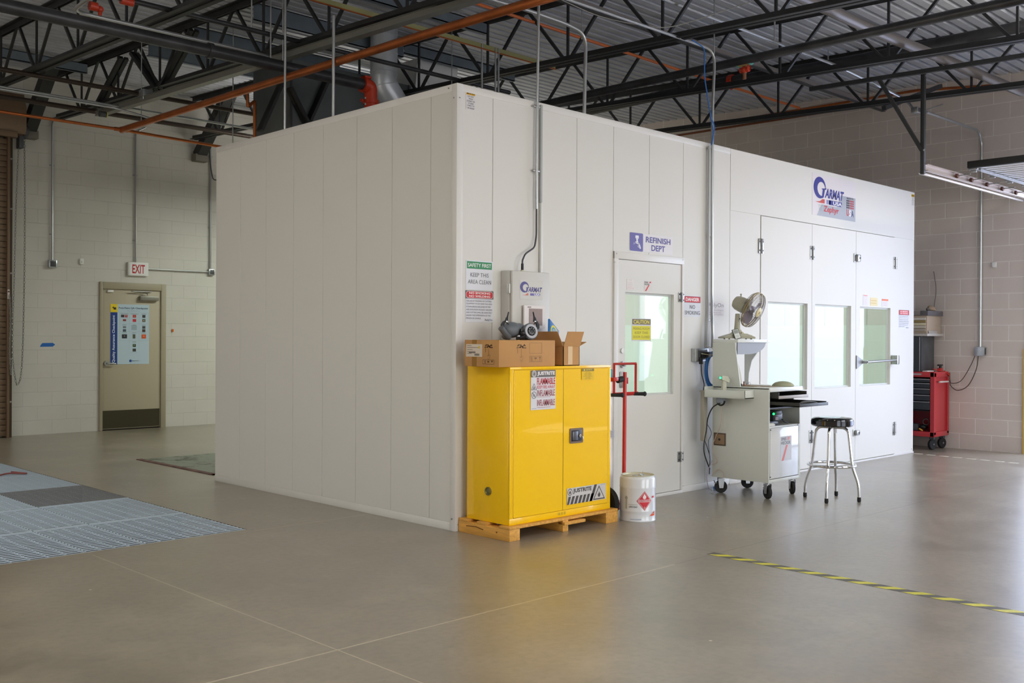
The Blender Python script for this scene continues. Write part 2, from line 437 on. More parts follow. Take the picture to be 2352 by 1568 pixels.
for lo, hi in (((XW-.3, YN-.3), (XR+.3, SKY0)), ((XW-.3, SKY1), (XR+.3, YL+.3)), ((XW-.3, SKY0), (SKX0, SKY1)), ((SKX1, SKY0), (XR+.3, SKY1))): d.box((*lo, 5.45), (*hi, 5.5), M_deck)
struct('ceiling', d, smooth=10)

# ---- exit door in the far wall (door_1)
M_putty = mat('putty_door_paint', '#b3a993', .5)
M_framep = mat('door_frame_paint', '#a39a84', .5)
m = MB(); m.box((1.34, YL-.005, .02), (2.255, YL+.04, 2.14), M_putty, .004)
door1 = m.build('door_1'); door1['kind'] = 'structure'
m = MB(); fr = M_framep
m.box((1.295, YL-.03, 0), (1.34, YL+.1, 2.245), fr, .004); m.box((2.255, YL-.03, 0), (2.335, YL+.1, 2.245), fr, .004); m.box((1.341, YL-.03, 2.14), (2.254, YL+.1, 2.245), fr, .004)
m.build('door_frame', door1)
m = MB(); m.box((1.35, YL-.009, .03), (2.24, YL-.005, .30), mat('kick_plate_bronze', '#4a4636', .35, .6)); m.build('kick_plate', door1, 'dark bronze kick plate')
m = MB(); m.cyl((1.40, YL-.005, 1.015), (1.40, YL-.035, 1.015), .04, M_steel); m.cyl((1.40, YL-.03, 1.015), (1.40, YL-.06, 1.015), .012, M_steel); m.tube([(1.40, YL-.055, 1.015), (1.44, YL-.06, 1.015), (1.53, YL-.055, 1.01)], .010, M_steel); m.build('door_handle', door1, 'steel lever handle')
m = MB(); m.box((1.90, YL-.07, 1.98), (2.20, YL-.005, 2.05), mat('closer_grey', '#8c8a80', .4, .4), .006); m.tube([(2.02, YL-.05, 2.06), (2.02, YL-.05, 2.09), (1.76, YL-.06, 2.115), (2.1, YL-.03, 2.12)], .008, M_steel); m.build('door_closer', door1, 'grey overhead closer')
m = MB(); m.box((1.41, YL-.03, 2.09), (1.50, YL-.005, 2.125), mat('white_plastic', '#e4e4e0', .4), .004); m.build('door_sensor', door1, 'white magnetic door contact')

# poster on the exit door
S = Sheet((1.463, YL-.007, 1.0), FX, FZ, .606, .915, .0012, '#b9cdda')
S.rect(0, 0, .105, .79, '#123a86').rect(0, .79, .105, .915, '#e8cc1c').up()
S.text('Quality Assurance Checkpoint', .052, .385, .052, '#e6eef4', w=.72, bold=.01, rot=PI/2)
S.text('Post-Paint QA Checkpoint', .355, .855, .036, '#3d4f6e', w=.46, bold=.02).text('Before vehicle leaves paint area', .355, .815, .016, '#7d8b99', w=.2)
for x_ in (.14, .29, .445, .59): S.line([(x_, .22 if x_ in (.29, .445) else .36), (x_, .79)], .002, '#93a5b1')
for y_ in (.79, .62, .5, .36): S.line([(.14, y_), (.59, y_)], .002, '#93a5b1')
S.line([(.29, .18), (.445, .18)], .002, '#93a5b1')
for x_, y_, w_, h_, c_ in ((.185, .735, .05, .04, '#3a2e34'), (.24, .735, .045, .04, '#b13a48'), (.215, .672, .05, .03, '#8a3a3c'), (.37, .735, .052, .042, '#c0241c'), (.37, .67, .055, .044, '#c22a3c'), (.52, .735, .05, .044, '#3b3536'), (.52, .672, .05, .044, '#4f5a44'), (.215, .565, .05, .03, '#6f7a82'), (.215, .515, .05, .04, '#4b5866'), (.365, .562, .095, .08, '#a9bac6'), (.52, .565, .05, .04, '#4a4a4c'), (.52, .515, .05, .042, '#4a3531'), (.215, .425, .08, .062, '#2e2f3a'), (.365, .425, .042, .065, '#55563c'), (.52, .425, .072, .065, '#d2592a'), (.37, .285, .05, .045, '#2f4a30'), (.37, .215, .052, .045, '#3d423f')):
    S.rect(x_-w_/2, y_-h_/2, x_+w_/2, y_+h_/2, c_)
S.up()
for x_, y_ in ((.52, .43), (.24, .74), (.215, .43), (.37, .29), (.52, .67), (.37, .735)): S.disc(x_, y_, .012, '#d8a08a' if x_ == .52 else '#8a8f7a', ry=.008)
for x_, y_, w_ in ((.215, .77, .12), (.37, .77, .12), (.52, .77, .08), (.215, .6, .07), (.37, .6, .05), (.52, .6, .06), (.215, .48, .07), (.37, .48, .07), (.52, .48, .07), (.37, .34, .06)): S.rect(x_-w_/2, y_-.004, x_+w_/2, y_+.004, '#8595a3')
for k_ in range(5): S.rect(.33, .53+.014*k_, .40, .533+.014*k_, '#74838f')
S.disc(.31, .05, .02, '#1f4f9c').text('PRO', .355, .05, .018, '#44587c', w=.04).text('FINISH', .41, .05, .018, '#8fa2b4', w=.06)
S.poly([(.02, .86), (.05, .88), (.05, .865), (.085, .865), (.085, .83), (.045, .83), (.045, .85)], '#3a3410')
S.thing('poster', 'pale blue checkpoint poster with navy side band on the exit door', 'poster')

# exit sign and electrical on the far wall
e = thing('exit_sign', 'white EXIT sign with red letters above the putty coloured door', 'sign', (1.88, YL, 2.37))
m = MB(); m.box((1.715, YL-.055, 2.355), (2.035, YL, 2.565), mat('white_plastic', '#e4e4e0', .4), .01); m.build('housing', e)
S = Sheet((1.74, YL-.057, 2.37), FX, FZ, .27, .18, .001, '#e9e6e8'); S.text('EXIT', .135, .09, .135, '#b3242c', w=.20, bold=.02); S.part('face', e)
def wallbox(p, s, m_, name, label, cat, group=None, n=(0, -1, 0)):
    mm = MB(); c = Vector(p); mm.box(c-Vector(s)/2, c+Vector(s)/2, m_, .006); mm.box(c-Vector((s[0]*.35, s[1]/2+.006, s[2]*.35)), c+Vector((s[0]*.35, 0, s[2]*.35)), M_dgray, .004)
    for a in (-1, 1): mm.cyl(c+Vector((a*s[0]*.3, -s[1]/2-.008, s[2]*.38)), c+Vector((a*s[0]*.3, 0, s[2]*.38)), .005, M_steel, 8)
    return mm.solo(name, label, cat, group)
wallbox((.6, YL-.03, 2.47), (.115, .06, .115), M_galv, 'junction_box', 'small metal outlet box below the leftmost wall conduit, left of the EXIT sign', 'box')
wallbox((3.10, YL-.03, 2.475), (.10, .06, .10), M_galv, 'junction_box', 'small metal junction box joined by conduit to the right of the EXIT sign', 'box')
def conduit(pts, r, name, label, m_=None, rb=.1, group=None, straps=(), cat='conduit'):
    mm = MB(); mm.tube(bend(pts, rb), r, m_ or M_emt, 10)
    for p in straps: p = Vector(p); mm.box(p-Vector((.035, .006, .008)), p+Vector((.035, .012, .008)), M_steel, .002)
    return mm.solo(name, label, cat, group)
conduit([(0.999, 9.580, 4.708), (0.625, 9.580, 4.567), (.59, 9.57, 4.5), (.60, 9.57, 2.52)], .013, 'conduit', 'thin vertical conduit dropping to the outlet box left of the EXIT sign', rb=.15, straps=[(.593, 9.58, 3.9), (.597, 9.58, 2.9)])
conduit([(1.998, 9.580, 4.658), (1.839, 9.580, 4.561), (1.83, 9.57, 4.45), (1.84, 9.57, 2.56)], .013, 'conduit', 'thin vertical conduit dropping straight down to the EXIT sign', rb=.12, straps=[(1.832, 9.58, 3.9), (1.838, 9.58, 2.9)])
conduit([(2.035, 9.57, 2.47), (3.05, 9.57, 2.475)], .011, 'conduit', 'short level conduit between the EXIT sign and a junction box')
conduit([(3.08, 9.57, 5.1), (3.085, 9.57, 2.52)], .016, 'conduit', 'vertical conduit beside the far booth corner above the junction box', straps=[(3.085, 9.58, 4.35), (3.085, 9.58, 3.2)])
conduit([(3.049, 9.550, 4.444), (3.073, 9.550, 4.165), (3.112, 9.550, 3.979), (3.197, 9.550, 3.975)], .009, 'cable', 'slack grey cable hooked beside the conduit near the far booth corner', M_dgray, cat='cable')
m = MB(); m.box((.995, YL-.03, 2.485), (1.055, YL, 2.575), mat('white_plastic', '#e4e4e0', .4), .012); m.sphere((1.025, YL-.03, 2.525), .012, mat('white_plastic', '#e4e4e0', .4)); m.solo('wall_sensor', 'small white motion sensor on the wall left of the EXIT sign', 'sensor')
m = MB(); m.prism([(.44, YL-.001, 1.268), (.62, YL-.001, 1.27), (.655, YL-.001, 1.30), (.62, YL-.001, 1.325), (.475, YL-.001, 1.322), (.455, YL-.001, 1.30)], (0, -.001, 0), mat('blue_masking_tape', '#2266b4', .6)); m.solo('masking_tape', 'torn strip of blue masking tape on the far block wall', 'tape')
m = MB(); m.box((2.44, YL-.02, 1.50), (2.468, YL, 1.545), mat('orange_plastic', '#c8641e', .4), .004); m.solo('wall_hook', 'tiny orange tag on the wall right of the exit door', 'tag')

# ---- coiling shutter at the left edge (door_2) with hood and guide
M_brown = mat('brown_shutter_paint', '#7a6450', .45, .2); M_brownd = mat('dark_brown_shutter', '#4d3f31', .5)
m = MB()
for k in range(52): m.box((-3.0, YL-.16, .02+.08*k), (-.06, YL-.13, .095+.08*k), M_brown, .006)
door2 = m.build('door_2'); door2['kind'] = 'structure'
m = MB(); m.box((-.07, YL-.20, 0), (-.035, YL, 4.3), M_brown, .004); m.box((-.035, YL-.16, 0), (.01, YL, 4.3), M_brownd, .004)
for z_ in (1.1, 2.3, 3.2, 3.9, .5): m.cyl((-.01, YL-.17, z_), (-.01, YL-.155, z_), .014, M_steel, 8)
m.build('guide_rail', door2)
m = MB(); prof = [(-3.0, YL, 4.3)]
hood = [(YL, 4.22), (YL-.42, 4.22), (YL-.46, 4.30), (YL-.46, 4.55), (YL-.36, 4.78), (YL, 4.80)]
m.prism([(-3.0, a, b) for a, b in hood], (3.09, 0, 0), M_brown); m.box((-3.0, YL-.45, 4.16), (-.02, YL-.38, 4.24), M_brown, .006)
m.build('shutter_hood', door2)
Sg = Sheet((-.067, YL-.202, 1.94), FX, FZ, .03, .13, .001, '#cfc8c4'); Sg.rect(.003, .09, .027, .11, '#6b3c3c'); Sg.text('2', .015, .04, .03, '#7a3030'); Sg.part('sticker', door2, 'small white sticker on the guide')
ch = thing('chain_hoist', 'hanging chain hoist with grey sprocket beside the brown shutter', 'chain hoist', (.12, YL-.2, .7))
m = MB(); m.box((.06, YL-.26, 4.05), (.13, YL-.12, 4.32), M_dgray, .02); m.lathe([(0, 0), (.10, 0), (.11, .02), (.11, .045), (.10, .06), (0, .06)], M_dgray, (.11, YL-.2, 4.3), (1, .2, 0)); m.box((-.03, YL-.2, 4.2), (.08, YL-.16, 4.24), M_steel, .004); m.build('sprocket', ch)
def chain(mm, pts, m_, link=.04, r=.0035):
    P = catm(pts, 10); acc = 0; k = 0; cur = P[0]; L_ = [cur]
    for q in P[1:]:
        while (q-cur).length > link:
            cur = cur+(q-cur).normalized()*link; L_.append(cur)
    for a, b in zip(L_, L_[1:]):
        dd = (b-a).normalized(); side = dd.cross(Vector((0, 1, 0) if k % 2 else (1, 0.2, 0)))
        if side.length < .1: side = dd.orthogonal()
        side.normalize(); c_ = (a+b)/2; k += 1
        mm.tube([c_+dd*(math.cos(t_)*link*.62)+side*(math.sin(t_)*link*.26) for t_ in [2*PI*j/8 for j in range(8)]], r, m_, 5, closed=True)
Mchain = mat('chain_steel', '#8d8d88', .4, .7)
m = MB(); chain(m, [(.07, YL-.2, 4.05), (.04, YL-.2, 3.2), (.02, YL-.2, 2.2), (.0, YL-.21, 1.6), (.0, YL-.22, 1.1), (.06, YL-.22, .72), (.12, YL-.22, 1.0), (.15, YL-.21, 2.0), (.16, YL-.2, 3.2), (.15, YL-.2, 4.2)], Mchain); m.build('pull_chain', ch)
m = MB(); chain(m, [(-.04, YL-.2, 2.0), (-.03, YL-.22, 1.6), (-.04, YL-.22, 1.2), (-.02, YL-.22, .85)], Mchain, .035, .005); m.build('pull_chain', ch)

# ================================================================ FLOOR THINGS
Mg1 = mat('grating_zinc_bright', '#c6d4df', .4, .3); Mg2 = mat('grating_zinc_dull', '#8f9193', .5, .3)  # blue of the reflected sky is put into the bright zinc colour
ys = [1.12, 2.14, 3.17, 4.19, 5.21, 6.45]; xs = [(-1.83, -1.075, 0), (-2.235, -1.84, 1), (-3.04, -2.245, 2)]
rows_ = ['nearest row', 'second row back', 'third row back', 'fourth row back', 'farthest row']
cols_ = ['right column', 'narrow middle column', 'left column']
for (xa, xb, ci) in xs:
    for ri, (ya, yb) in enumerate(zip(ys, ys[1:])):
        yb -= .012; mm = Mg2 if (ri == 2 and ci == 0) else Mg1
        m = MB(); n_ = int((yb-ya)/.055)
        for k in range(n_+1):
            yy = ya+(yb-ya-.006)*k/n_; m.box((xa, yy, -.006), (xb, yy+.010, 0.0), mm)
        q = max(4, int((xb-xa)/.1))
        for k in range(q+1):
            xx = xa+(xb-xa-.006)*k/q; m.box((xx, ya, -.012), (xx+.006, yb, -.004), mm)
        if ri in (0, 1) : m.box((xa, yb-.02, -.012), (xb, yb-.002, .001), Mg1)
        col_ = 'dull grey' if mm is Mg2 else 'bluish'
        m.solo('grating_panel', '%s floor grating panel, %s, %s' % (col_, rows_[ri], cols_[ci]), 'grating', 'steel grating panels over the floor pit', smooth=1)
m = MB()
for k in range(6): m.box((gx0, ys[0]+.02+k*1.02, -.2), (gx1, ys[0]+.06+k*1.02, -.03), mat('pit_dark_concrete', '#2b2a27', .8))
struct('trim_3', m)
# red rag on the grating
m = MB(); random.seed(3)
pts = catm([(-1.5, 5.28, .012), (-1.35, 5.36, .02), (-1.2, 5.3, .012), (-1.28, 5.5, .015)], 6)
m.tube(pts, .009, mat('red_cloth', '#8e5552', .9), 6); m.solo('red_strap', 'faded red strap lying on the far floor grating', 'strap')
# mat at the booth's far end
def mat_material():
    m = bpy.data.materials.new('worn_mat_vinyl'); m.use_nodes = True; nt = m.node_tree; b = nt.nodes['Principled BSDF']
    tc = nt.nodes.new('ShaderNodeTexCoord'); n = nt.nodes.new('ShaderNodeTexNoise'); n.inputs['Scale'].default_value = 3; n.inputs['Detail'].default_value = 9; n.inputs['Roughness'].default_value = .7
    r = nt.nodes.new('ShaderNodeValToRGB'); r.color_ramp.elements[0].position = .4; r.color_ramp.elements[0].color = lin('#43463a'); r.color_ramp.elements[1].position = .5; r.color_ramp.elements[1].color = lin('#868c7b')
    nt.links.new(tc.outputs['Object'], n.inputs['Vector']); nt.links.new(n.outputs['Fac'], r.inputs[0]); nt.links.new(r.outputs[0], b.inputs['Base Color']); b.inputs['Roughness'].default_value = .6
    return m
m = MB(); m.box((.2, 4.0, .0), (3.6, 5.75, .006), mat_material())
fm = thing('floor_mat', 'pale stained mat with a red edge behind the booth corner', 'mat', (1.9, 4.87, 0)); m.build('mat_sheet', fm)
m = MB(); m.box((.17, 3.97, 0), (.235, 5.78, .008), mat('dull_red_edge', '#6e5049', .8, noise=.5, nscale=9)); m.box((.17, 3.97, 0), (3.6, 4.02, .008), mat('dull_red_edge', '#7d4a42', .8)); m.build('edge_strip', fm, 'worn red edge strip')
# hazard tape
def hazard(a, b, w, n, name, label, pitch, skew):
    a = Vector(a); b = Vector(b); d = (b-a); L_ = d.length; d.normalize(); s_ = Vector((-d.y, d.x, 0)); mm = MB(); z = .0012
    Yl = mat('hazard_yellow_tape', '#cfc93a', .45, noise=.12, nscale=20); Bk = mat('hazard_black_tape', '#5b5750', .5, noise=.25, nscale=20)
    mm.prism([a-s_*w/2, b-s_*w/2, b+s_*w/2, a+s_*w/2], (0, 0, z*.6), Bk)
    k = .02
    while k < L_-pitch*.5:
        p = [a+d*k-s_*w/2, a+d*(k+pitch*.48)-s_*w/2, a+d*min(L_, k+pitch*.48+skew)+s_*w/2, a+d*(k+skew)+s_*w/2]
        mm.poly([q+Vector((0, 0, z)) for q in p], Yl); k += pitch
    return mm.solo(name, label, 'tape')
hazard((.745, -1.72, 0), (.66, -4.6, 0), .085, 10, 'hazard_tape', 'yellow and black striped tape running across the floor toward the right', .165, .085)
Mtapef = mat('faded_tape', '#c9c3ad', .6, noise=.15, nscale=9)
m = MB()
for k in range(9):
    a = (7.632, -0.049, 0.000); b = (7.528, -1.386, 0.000); a = Vector(a); b = Vector(b); a.z = b.z = 0
    p = a+(b-a)*(k/8); q = a+(b-a)*((k+.62)/8); m.prism([p+Vector((-.025, 0, 0)), q+Vector((-.025, 0, 0)), q+Vector((.025, 0, 0)), p+Vector((.025, 0, 0))], (0, 0, .001), Mtapef)
m.solo('floor_tape', 'faded dashed tape line beyond the booth near the right wall', 'tape')

# ================================================================ SPRAY BOOTH
BL, BW, BH = 7.70, 3.605, 3.295
booth = thing('spray_booth', 'large white panelled paint spray booth filling the middle of the workshop', 'spray booth', (0, 0, 0))
gap = .0016
def panel(lo, hi, name='wall_panel', m_=None, parent=booth, bev=.0025): return MB().box(lo, hi, m_ or M_booth, bev, seg=1).build(name, parent)
sy = [0.055, .30, .776, 1.248, 1.734, 2.199, 2.663, 3.129, BW]
for a, b in zip(sy, sy[1:]): panel((0, a+gap, .06), (.05, b-gap, BH-.05))
sx = [.055, .362, .866, 1.315, 1.785]
for a, b in zip(sx, sx[1:]): panel((a+gap, 0, .06), (b-gap, .05, BH-.05))
for a, b in ((1.785, 2.281), (2.281, 2.787)): panel((a+gap, 0, 2.175), (b-gap, .05, BH-.05))
for a, b in ((2.787, 3.16), (3.16, 3.56)): panel((a+gap, 0, .06), (b-gap, .05, BH-.05))
panel((3.56+gap, 0, .02), (4.11, .05, 2.69)); panel((7.152, 0, .02), (BL, .05, 2.69)); panel((3.56+gap, -.002, 2.69), (BL, .05, BH), 'header_panel')
sb = [0, .6, 1.2, 1.8, 2.4, 3.0, BW-.05]
for a, b in zip(sb, sb[1:]): panel((BL-.05, a+gap, .0), (BL, b-gap, BH))
for k in range(8): panel((.05+k*.95, BW-.05, 0), (.05+(k+1)*.95-gap, BW, BH))
m = MB(); m.box((.05, .05, 3.02), (BL-.05, BW-.05, 3.08), M_booth); m.build('roof_panel', booth)
# top, corner and base trims
m = MB(); m.box((-.004, .05, BH-.055), (.052, BW, BH), M_trim, .002); m.build('top_trim', booth)
m = MB(); m.box((.05, -.004, BH-.055), (3.556, .052, BH), M_trim, .002); m.build('top_trim', booth)
m = MB(); m.box((-.006, -.006, 0), (.055, .055, BH), M_trim, .003); m.build('corner_trim', booth)
m = MB(); m.box((-.002, .05, 0), (.05, BW, .06), M_booth, .001); m.build('base_trim', booth)
m = MB(); m.box((.055, -.005, 0), (1.785, .05, .06), M_trim, .002); m.box((2.787, -.005, 0), (3.56, .05, .06), M_trim, .002); m.box((1.785, -.014, 0), (2.787, .05, .028), M_trim, .002); m.box((3.56, -.01, 0), (BL, .05, .02), M_trim, .002); m.build('base_trim', booth)
m = MB()
for p in ((.02, -.006, 3.19), (.02, -.006, .05), (1.81, -.018, 2.155), (2.765, -.018, 2.155), (1.79, -.018, 2.08), (2.80, -.007, 2.10), (2.80, -.008, .06), (7.66, -.004, .05), (7.16, -.004, .03)):
    m.cyl(p, (p[0], p[1]+.012, p[2]), .006, M_steel, 8)
for p in ((-.01, .03, 3.19), (-.01, .09, 3.27), (-.01, .03, .09)): m.cyl(p, (p[0]+.01, p[1], p[2]), .006, M_steel, 8)
m.build('screws', booth)
# door frame of the mixing room
m = MB(); m.box((1.785, -.016, .028), (1.842, .05, 2.175), M_trim, .003); m.box((2.757, -.016, .028), (2.787, .05, 2.175), M_trim, .003); m.box((1.785, -.018, 2.112), (2.787, .05, 2.175), M_trim, .003); m.build('door_frame', booth)
def slab(x0, x1, z0, z1, wx0, wx1, wz0, wz1, y0=-.006, y1=.045):
    """door leaf with a window hole, chamfered reveal and glass"""
    mm = MB(); M_ = M_booth
    mm.box((x0, y0, z0), (wx0, y1, z1), M_); mm.box((wx1, y0, z0), (x1, y1, z1), M_)
    mm.box((wx0, y0, z0), (wx1, y1, wz0), M_); mm.box((wx0, y0, wz1), (wx1, y1, z1), M_)
    dr = mm.build('door', booth)
    e_ = .0; mm = MB(); i_ = .018; Mf = mat('window_gasket_white', '#cfd2cf', .4)
    mm.box((wx0, y1-.02, wz0), (wx0+i_, y1, wz1), Mf); mm.box((wx1-i_, y1-.02, wz0), (wx1, y1, wz1), Mf); mm.box((wx0+i_, y1-.02, wz0), (wx1-i_, y1, wz0+i_), Mf); mm.box((wx0+i_, y1-.02, wz1-i_), (wx1-i_, y1, wz1), Mf)
    mm.build('window_frame', dr)
    MB().box((wx0+i_, y1-.006, wz0+i_), (wx1-i_, y1-.002, wz1-i_), M_glass).build('glass', dr)
    return dr
def hinge(x, z0, z1, par, w=.045):
    mm = MB(); z0, z1 = min(z0, z1), max(z0, z1)
    mm.box((x-w, -.012, z0), (x-.006, -.006, z1), M_steel, .002); mm.box((x+.006, -.012, z0), (x+w, -.006, z1), M_steel, .002)
    n_ = 5; h = (z1-z0)/n_
    for k in range(n_): mm.cyl((x, -.016, z0+h*k+.001), (x, -.016, z0+h*(k+1)-.001), .010, M_steel, 10)
    for a in (-1, 1):
        for z in (.2, .8): mm.cyl((x+a*w*.6, -.017, z0+(z1-z0)*z), (x+a*w*.6, -.01, z0+(z1-z0)*z), .008, M_dgray, 8)
    mm.build('hinge', par)
pd = slab(1.846, 2.752, .033, 2.108, 1.945, 2.645, .92, 1.83)
hinge(2.755, 1.765, 1.855, pd); hinge(2.755, .29, .385, pd)
m = MB(); m.cyl((1.90, -.012, 1.20), (1.90, -.03, 1.20), .028, M_steel); m.box((1.89, -.05, 1.185), (1.91, -.02, 1.215), M_steel, .003); m.cyl((1.90, -.012, 1.32), (1.90, -.02, 1.32), .022, mat('white_plastic', '#e4e4e0', .4)); m.box((1.87, -.02, 1.0), (1.93, -.006, 1.14), M_steel, .006); m.build('latch', pd)
d1 = slab(4.116, 5.138, .03, 2.683, 4.25, 5.05, .885, 1.815)
d2 = slab(5.144, 6.144, .03, 2.683, 5.21, 6.035, .885, 1.815)
d3 = slab(6.150, 7.148, .03, 2.683, 6.245, 7.035, .885, 1.815)
hinge(4.113, 2.30, 2.45, d1); hinge(5.141, 2.295, 2.445, d1); hinge(7.150, 2.30, 2.445, d3); hinge(7.150, .26, .42, d3); hinge(5.141, .30, .44, d1); hinge(4.113, .30, .45, d1)
def latch(z0, z1, par):
    mm = MB(); mm.box((6.09, -.014, z0), (6.14, -.006, z1), M_steel, .003); mm.box((6.12, -.045, z0+.01), (6.20, -.006, z1-.01), M_steel, .012); mm.cyl((6.17, -.05, (z0+z1)/2), (6.17, -.04, (z0+z1)/2), .012, M_dgray, 10); mm.build('latch', par)
latch(2.32, 2.425, d3); latch(.31, .39, d3)
m = MB(); m.prism([(6.155, -.008, 1.245), (6.155, -.008, 1.09), (6.35, -.008, 1.168)], (0, -.012, 0), mat('push_bar_grey', '#9b9d9f', .4, .3)); m.cyl((6.3, -.008, 1.168), (6.3, -.08, 1.168), .02, M_steel, 12); m.cyl((6.29, -.075, 1.168), (7.08, -.075, 1.185), .015, M_steel, 12); m.box((7.05, -.09, 1.13), (7.11, -.006, 1.24), M_steel, .006); m.build('push_bar', d3, 'grey push bar with a triangular end')
# interior: partition, floor, lights, cabinet shapes seen through the glass
m = MB(); m.box((3.50, .05, .02), (3.56, 1.0, 3.02), M_inner); m.box((3.50, 2.4, .02), (3.56, BW-.05, 3.02), M_inner); m.box((3.50, 1.0, 2.0), (3.56, 2.4, 3.02), M_inner); m.box((3.50, 1.0, .02), (3.56, 2.4, .85), M_inner); m.build('partition', booth)
m = MB(); m.box((.05, .05, 0), (BL-.05, BW-.05, .02), mat('booth_floor_white', '#e9efe9', .6)); m.build('booth_floor', booth)
Mgrn = mat('pale_green_lining', '#e4ece5', .5)
m = MB(); m.box((3.57, BW-.07, .02), (BL-.06, BW-.055, 1.62), Mgrn); m.box((BL-.07, .06, .02), (BL-.055, BW-.07, 1.62), Mgrn); m.box((.06, BW-.07, .02), (3.49, BW-.055, 2.6), mat('pale_green_lining', '#dbe6dd', .5)); m.build('wall_lining', booth)
m = MB(); m.box((.051, .051, .02), (.056, BW-.06, 3.02), M_inner); m.box((.056, .051, .06), (1.785, .056, 3.02), M_inner); m.build('inner_skin', booth)
for x0, y0, x1, y1 in ((.8, 1.2, 3.0, 1.35), (.8, 2.4, 3.0, 2.55), (4.2, .9, 7.2, 1.05), (4.2, 2.6, 7.2, 2.75)):
    m = MB(); m.box((x0, y0, 2.97), (x1, y1, 3.02), M_inner, .01); fx = m.build('light_fixture', booth)
    MB().box((x0+.03, y0+.02, 2.955), (x1-.03, y1-.02, 2.97), mat('fluorescent_tube', '#f4fff8', emit=5)).build('tube', fx)
m = MB(); m.box((2.7, 3.1, .02), (3.3, 3.45, 1.9), mat('cabinet_grey_green', '#b9c6bd', .5), .01); m.box((1.2, 3.2, .9), (2.6, 3.5, .94), M_steel); m.build('mixing_rack', booth)
# ================================================================ SIGNS ON THE BOOTH
Y0 = -.0008
S = Sheet((.084, Y0, 3.118), FX, FZ, .095, .142, .001, '#dcdadb'); S.rect(.003, .108, .092, .138, '#d8a40c').up().text('CAUTION', .053, .123, .018, '#3a2c08', w=.062, bold=.02).poly([(.008, .114), (.024, .114), (.016, .132)], '#2c2408')
for k, t_ in enumerate(('DO NOT', 'WALK', 'STAND OR', 'STORE', 'OBJECTS', 'ON ROOF')): S.text(t_, .048, .097-.0172*k, .0115, '#5c5c60', w=.009*len(t_)+.008)
S.thing('caution_label', 'small yellow and white CAUTION label at the top near booth corner', 'label')
S = Sheet((7.603, Y0, 3.12), FX, FZ, .092, .15, .001, '#dad6d6'); S.rect(.003, .115, .089, .147, '#d4a80f').up().text('CAUTION', .053, .131, .018, '#3a2c08', w=.062, bold=.02).poly([(.008, .121), (.024, .121), (.016, .139)], '#2c2408')
for k, t_ in enumerate(('DO NOT', 'WALK', 'STAND OR', 'STORE', 'OBJECTS', 'ON ROOF')): S.text(t_, .048, .102-.0172*k, .0115, '#5c5c60', w=.009*len(t_)+.008)
S.thing('caution_label', 'small yellow and white CAUTION label at the far right top corner of the booth', 'label')
S = Sheet((.093, Y0, 1.783), FX, FZ, .272, .219, .0015, '#e3e5ec'); S.rect(.008, .157, .262, .211, '#3f8f62').up().text('SAFETY FIRST', .135, .184, .028, '#f2f5f2', w=.235, bold=.01).text('KEEP THIS', .136, .112, .030, '#6b6b70', w=.185).text('AREA CLEAN', .136, .060, .030, '#6b6b70', w=.235)
S.thing('safety_sign', 'white sign with a green SAFETY FIRST band, KEEP THIS AREA CLEAN below', 'sign')
S = Sheet((.087, Y0, 1.542), FX, FZ, .286, .235, .0015, '#dfe0e6'); S.rect(0, .174, .286, .235, '#6b666a').up().rect(.006, .178, .280, .231, '#e9dada', r=.022).up().rect(.009, .181, .277, .228, '#cc3540', r=.02).up().text('NO SMOKING', .143, .2165, .016, '#f4e6e4', w=.215, bold=.03).text('NO WELDING', .143, .1935, .016, '#f4e6e4', w=.215, bold=.03)
for k, t_ in enumerate(('THE USE OF WELDING OR CUTTING', 'EQUIPMENT IN OR NEAR THIS AREA', 'IS DANGEROUS BECAUSE OF FIRE', 'AND EXPLOSION HAZARDS. WELDING', 'AND CUTTING SHALL BE DONE ONLY', 'UNDER THE SUPERVISION OF THE', 'PERSON IN CHARGE.')): S.text(t_, .008, .158-.0215*k, .0125, '#84848a', w=.0088*len(t_), align=-1) if False else S.text(t_, .008+.0044*len(t_), .158-.0215*k, .0125, '#84848a', w=.0088*len(t_))
S.text('RelyOn', .235, .016, .020, '#5a5a66', w=.075)
S.thing('no_welding_sign', 'white sign with red NO SMOKING NO WELDING panel and small grey text', 'sign')
S = Sheet((2.006, Y0, 2.195), FX, FZ, .62, .16, .002, '#e4e1e4'); S.rect(0, 0, .185, .16, '#6d6aa8', r=.012).up()
W_ = '#eeeef6'
S.poly([(.075, .115), (.078, .138), (.122, .138), (.125, .115)], W_).poly([(.08, .113), (.12, .113), (.105, .095), (.095, .095)], W_).poly([(.09, .095), (.112, .095), (.118, .075), (.088, .075)], W_).poly([(.075, .085), (.135, .07), (.13, .058), (.08, .07)], W_).poly([(.118, .068), (.138, .066), (.155, .025), (.138, .022)], W_).line([(.12, .06), (.112, .04), (.128, .035)], .005, W_).poly([(.05, .055), (.05, .075), (.075, .07), (.075, .064)], '#9a98c6')
S.text('REFINISH', .405, .112, .052, '#55549a', w=.36, bold=.02).text('DEPT', .405, .042, .052, '#55549a', w=.2, bold=.02)
S.thing('department_sign', 'REFINISH DEPT sign with purple spray gun pictogram above the narrow door', 'sign')
S = Sheet((2.803, Y0, 1.633), FX, FZ, .27, .197, .0015, '#e0e2ea'); S.rect(.006, .132, .264, .192, '#77707a').up().rect(.008, .135, .262, .189, '#cf3a42', r=.02).up().text('DANGER', .135, .162, .034, '#f5eeee', w=.215, bold=.03).text('NO', .135, .092, .036, '#66666c', w=.085, bold=.005).text('SMOKING', .135, .038, .036, '#66666c', w=.24)
S.thing('danger_sign', 'red and white DANGER NO SMOKING sign right of the narrow door', 'sign')
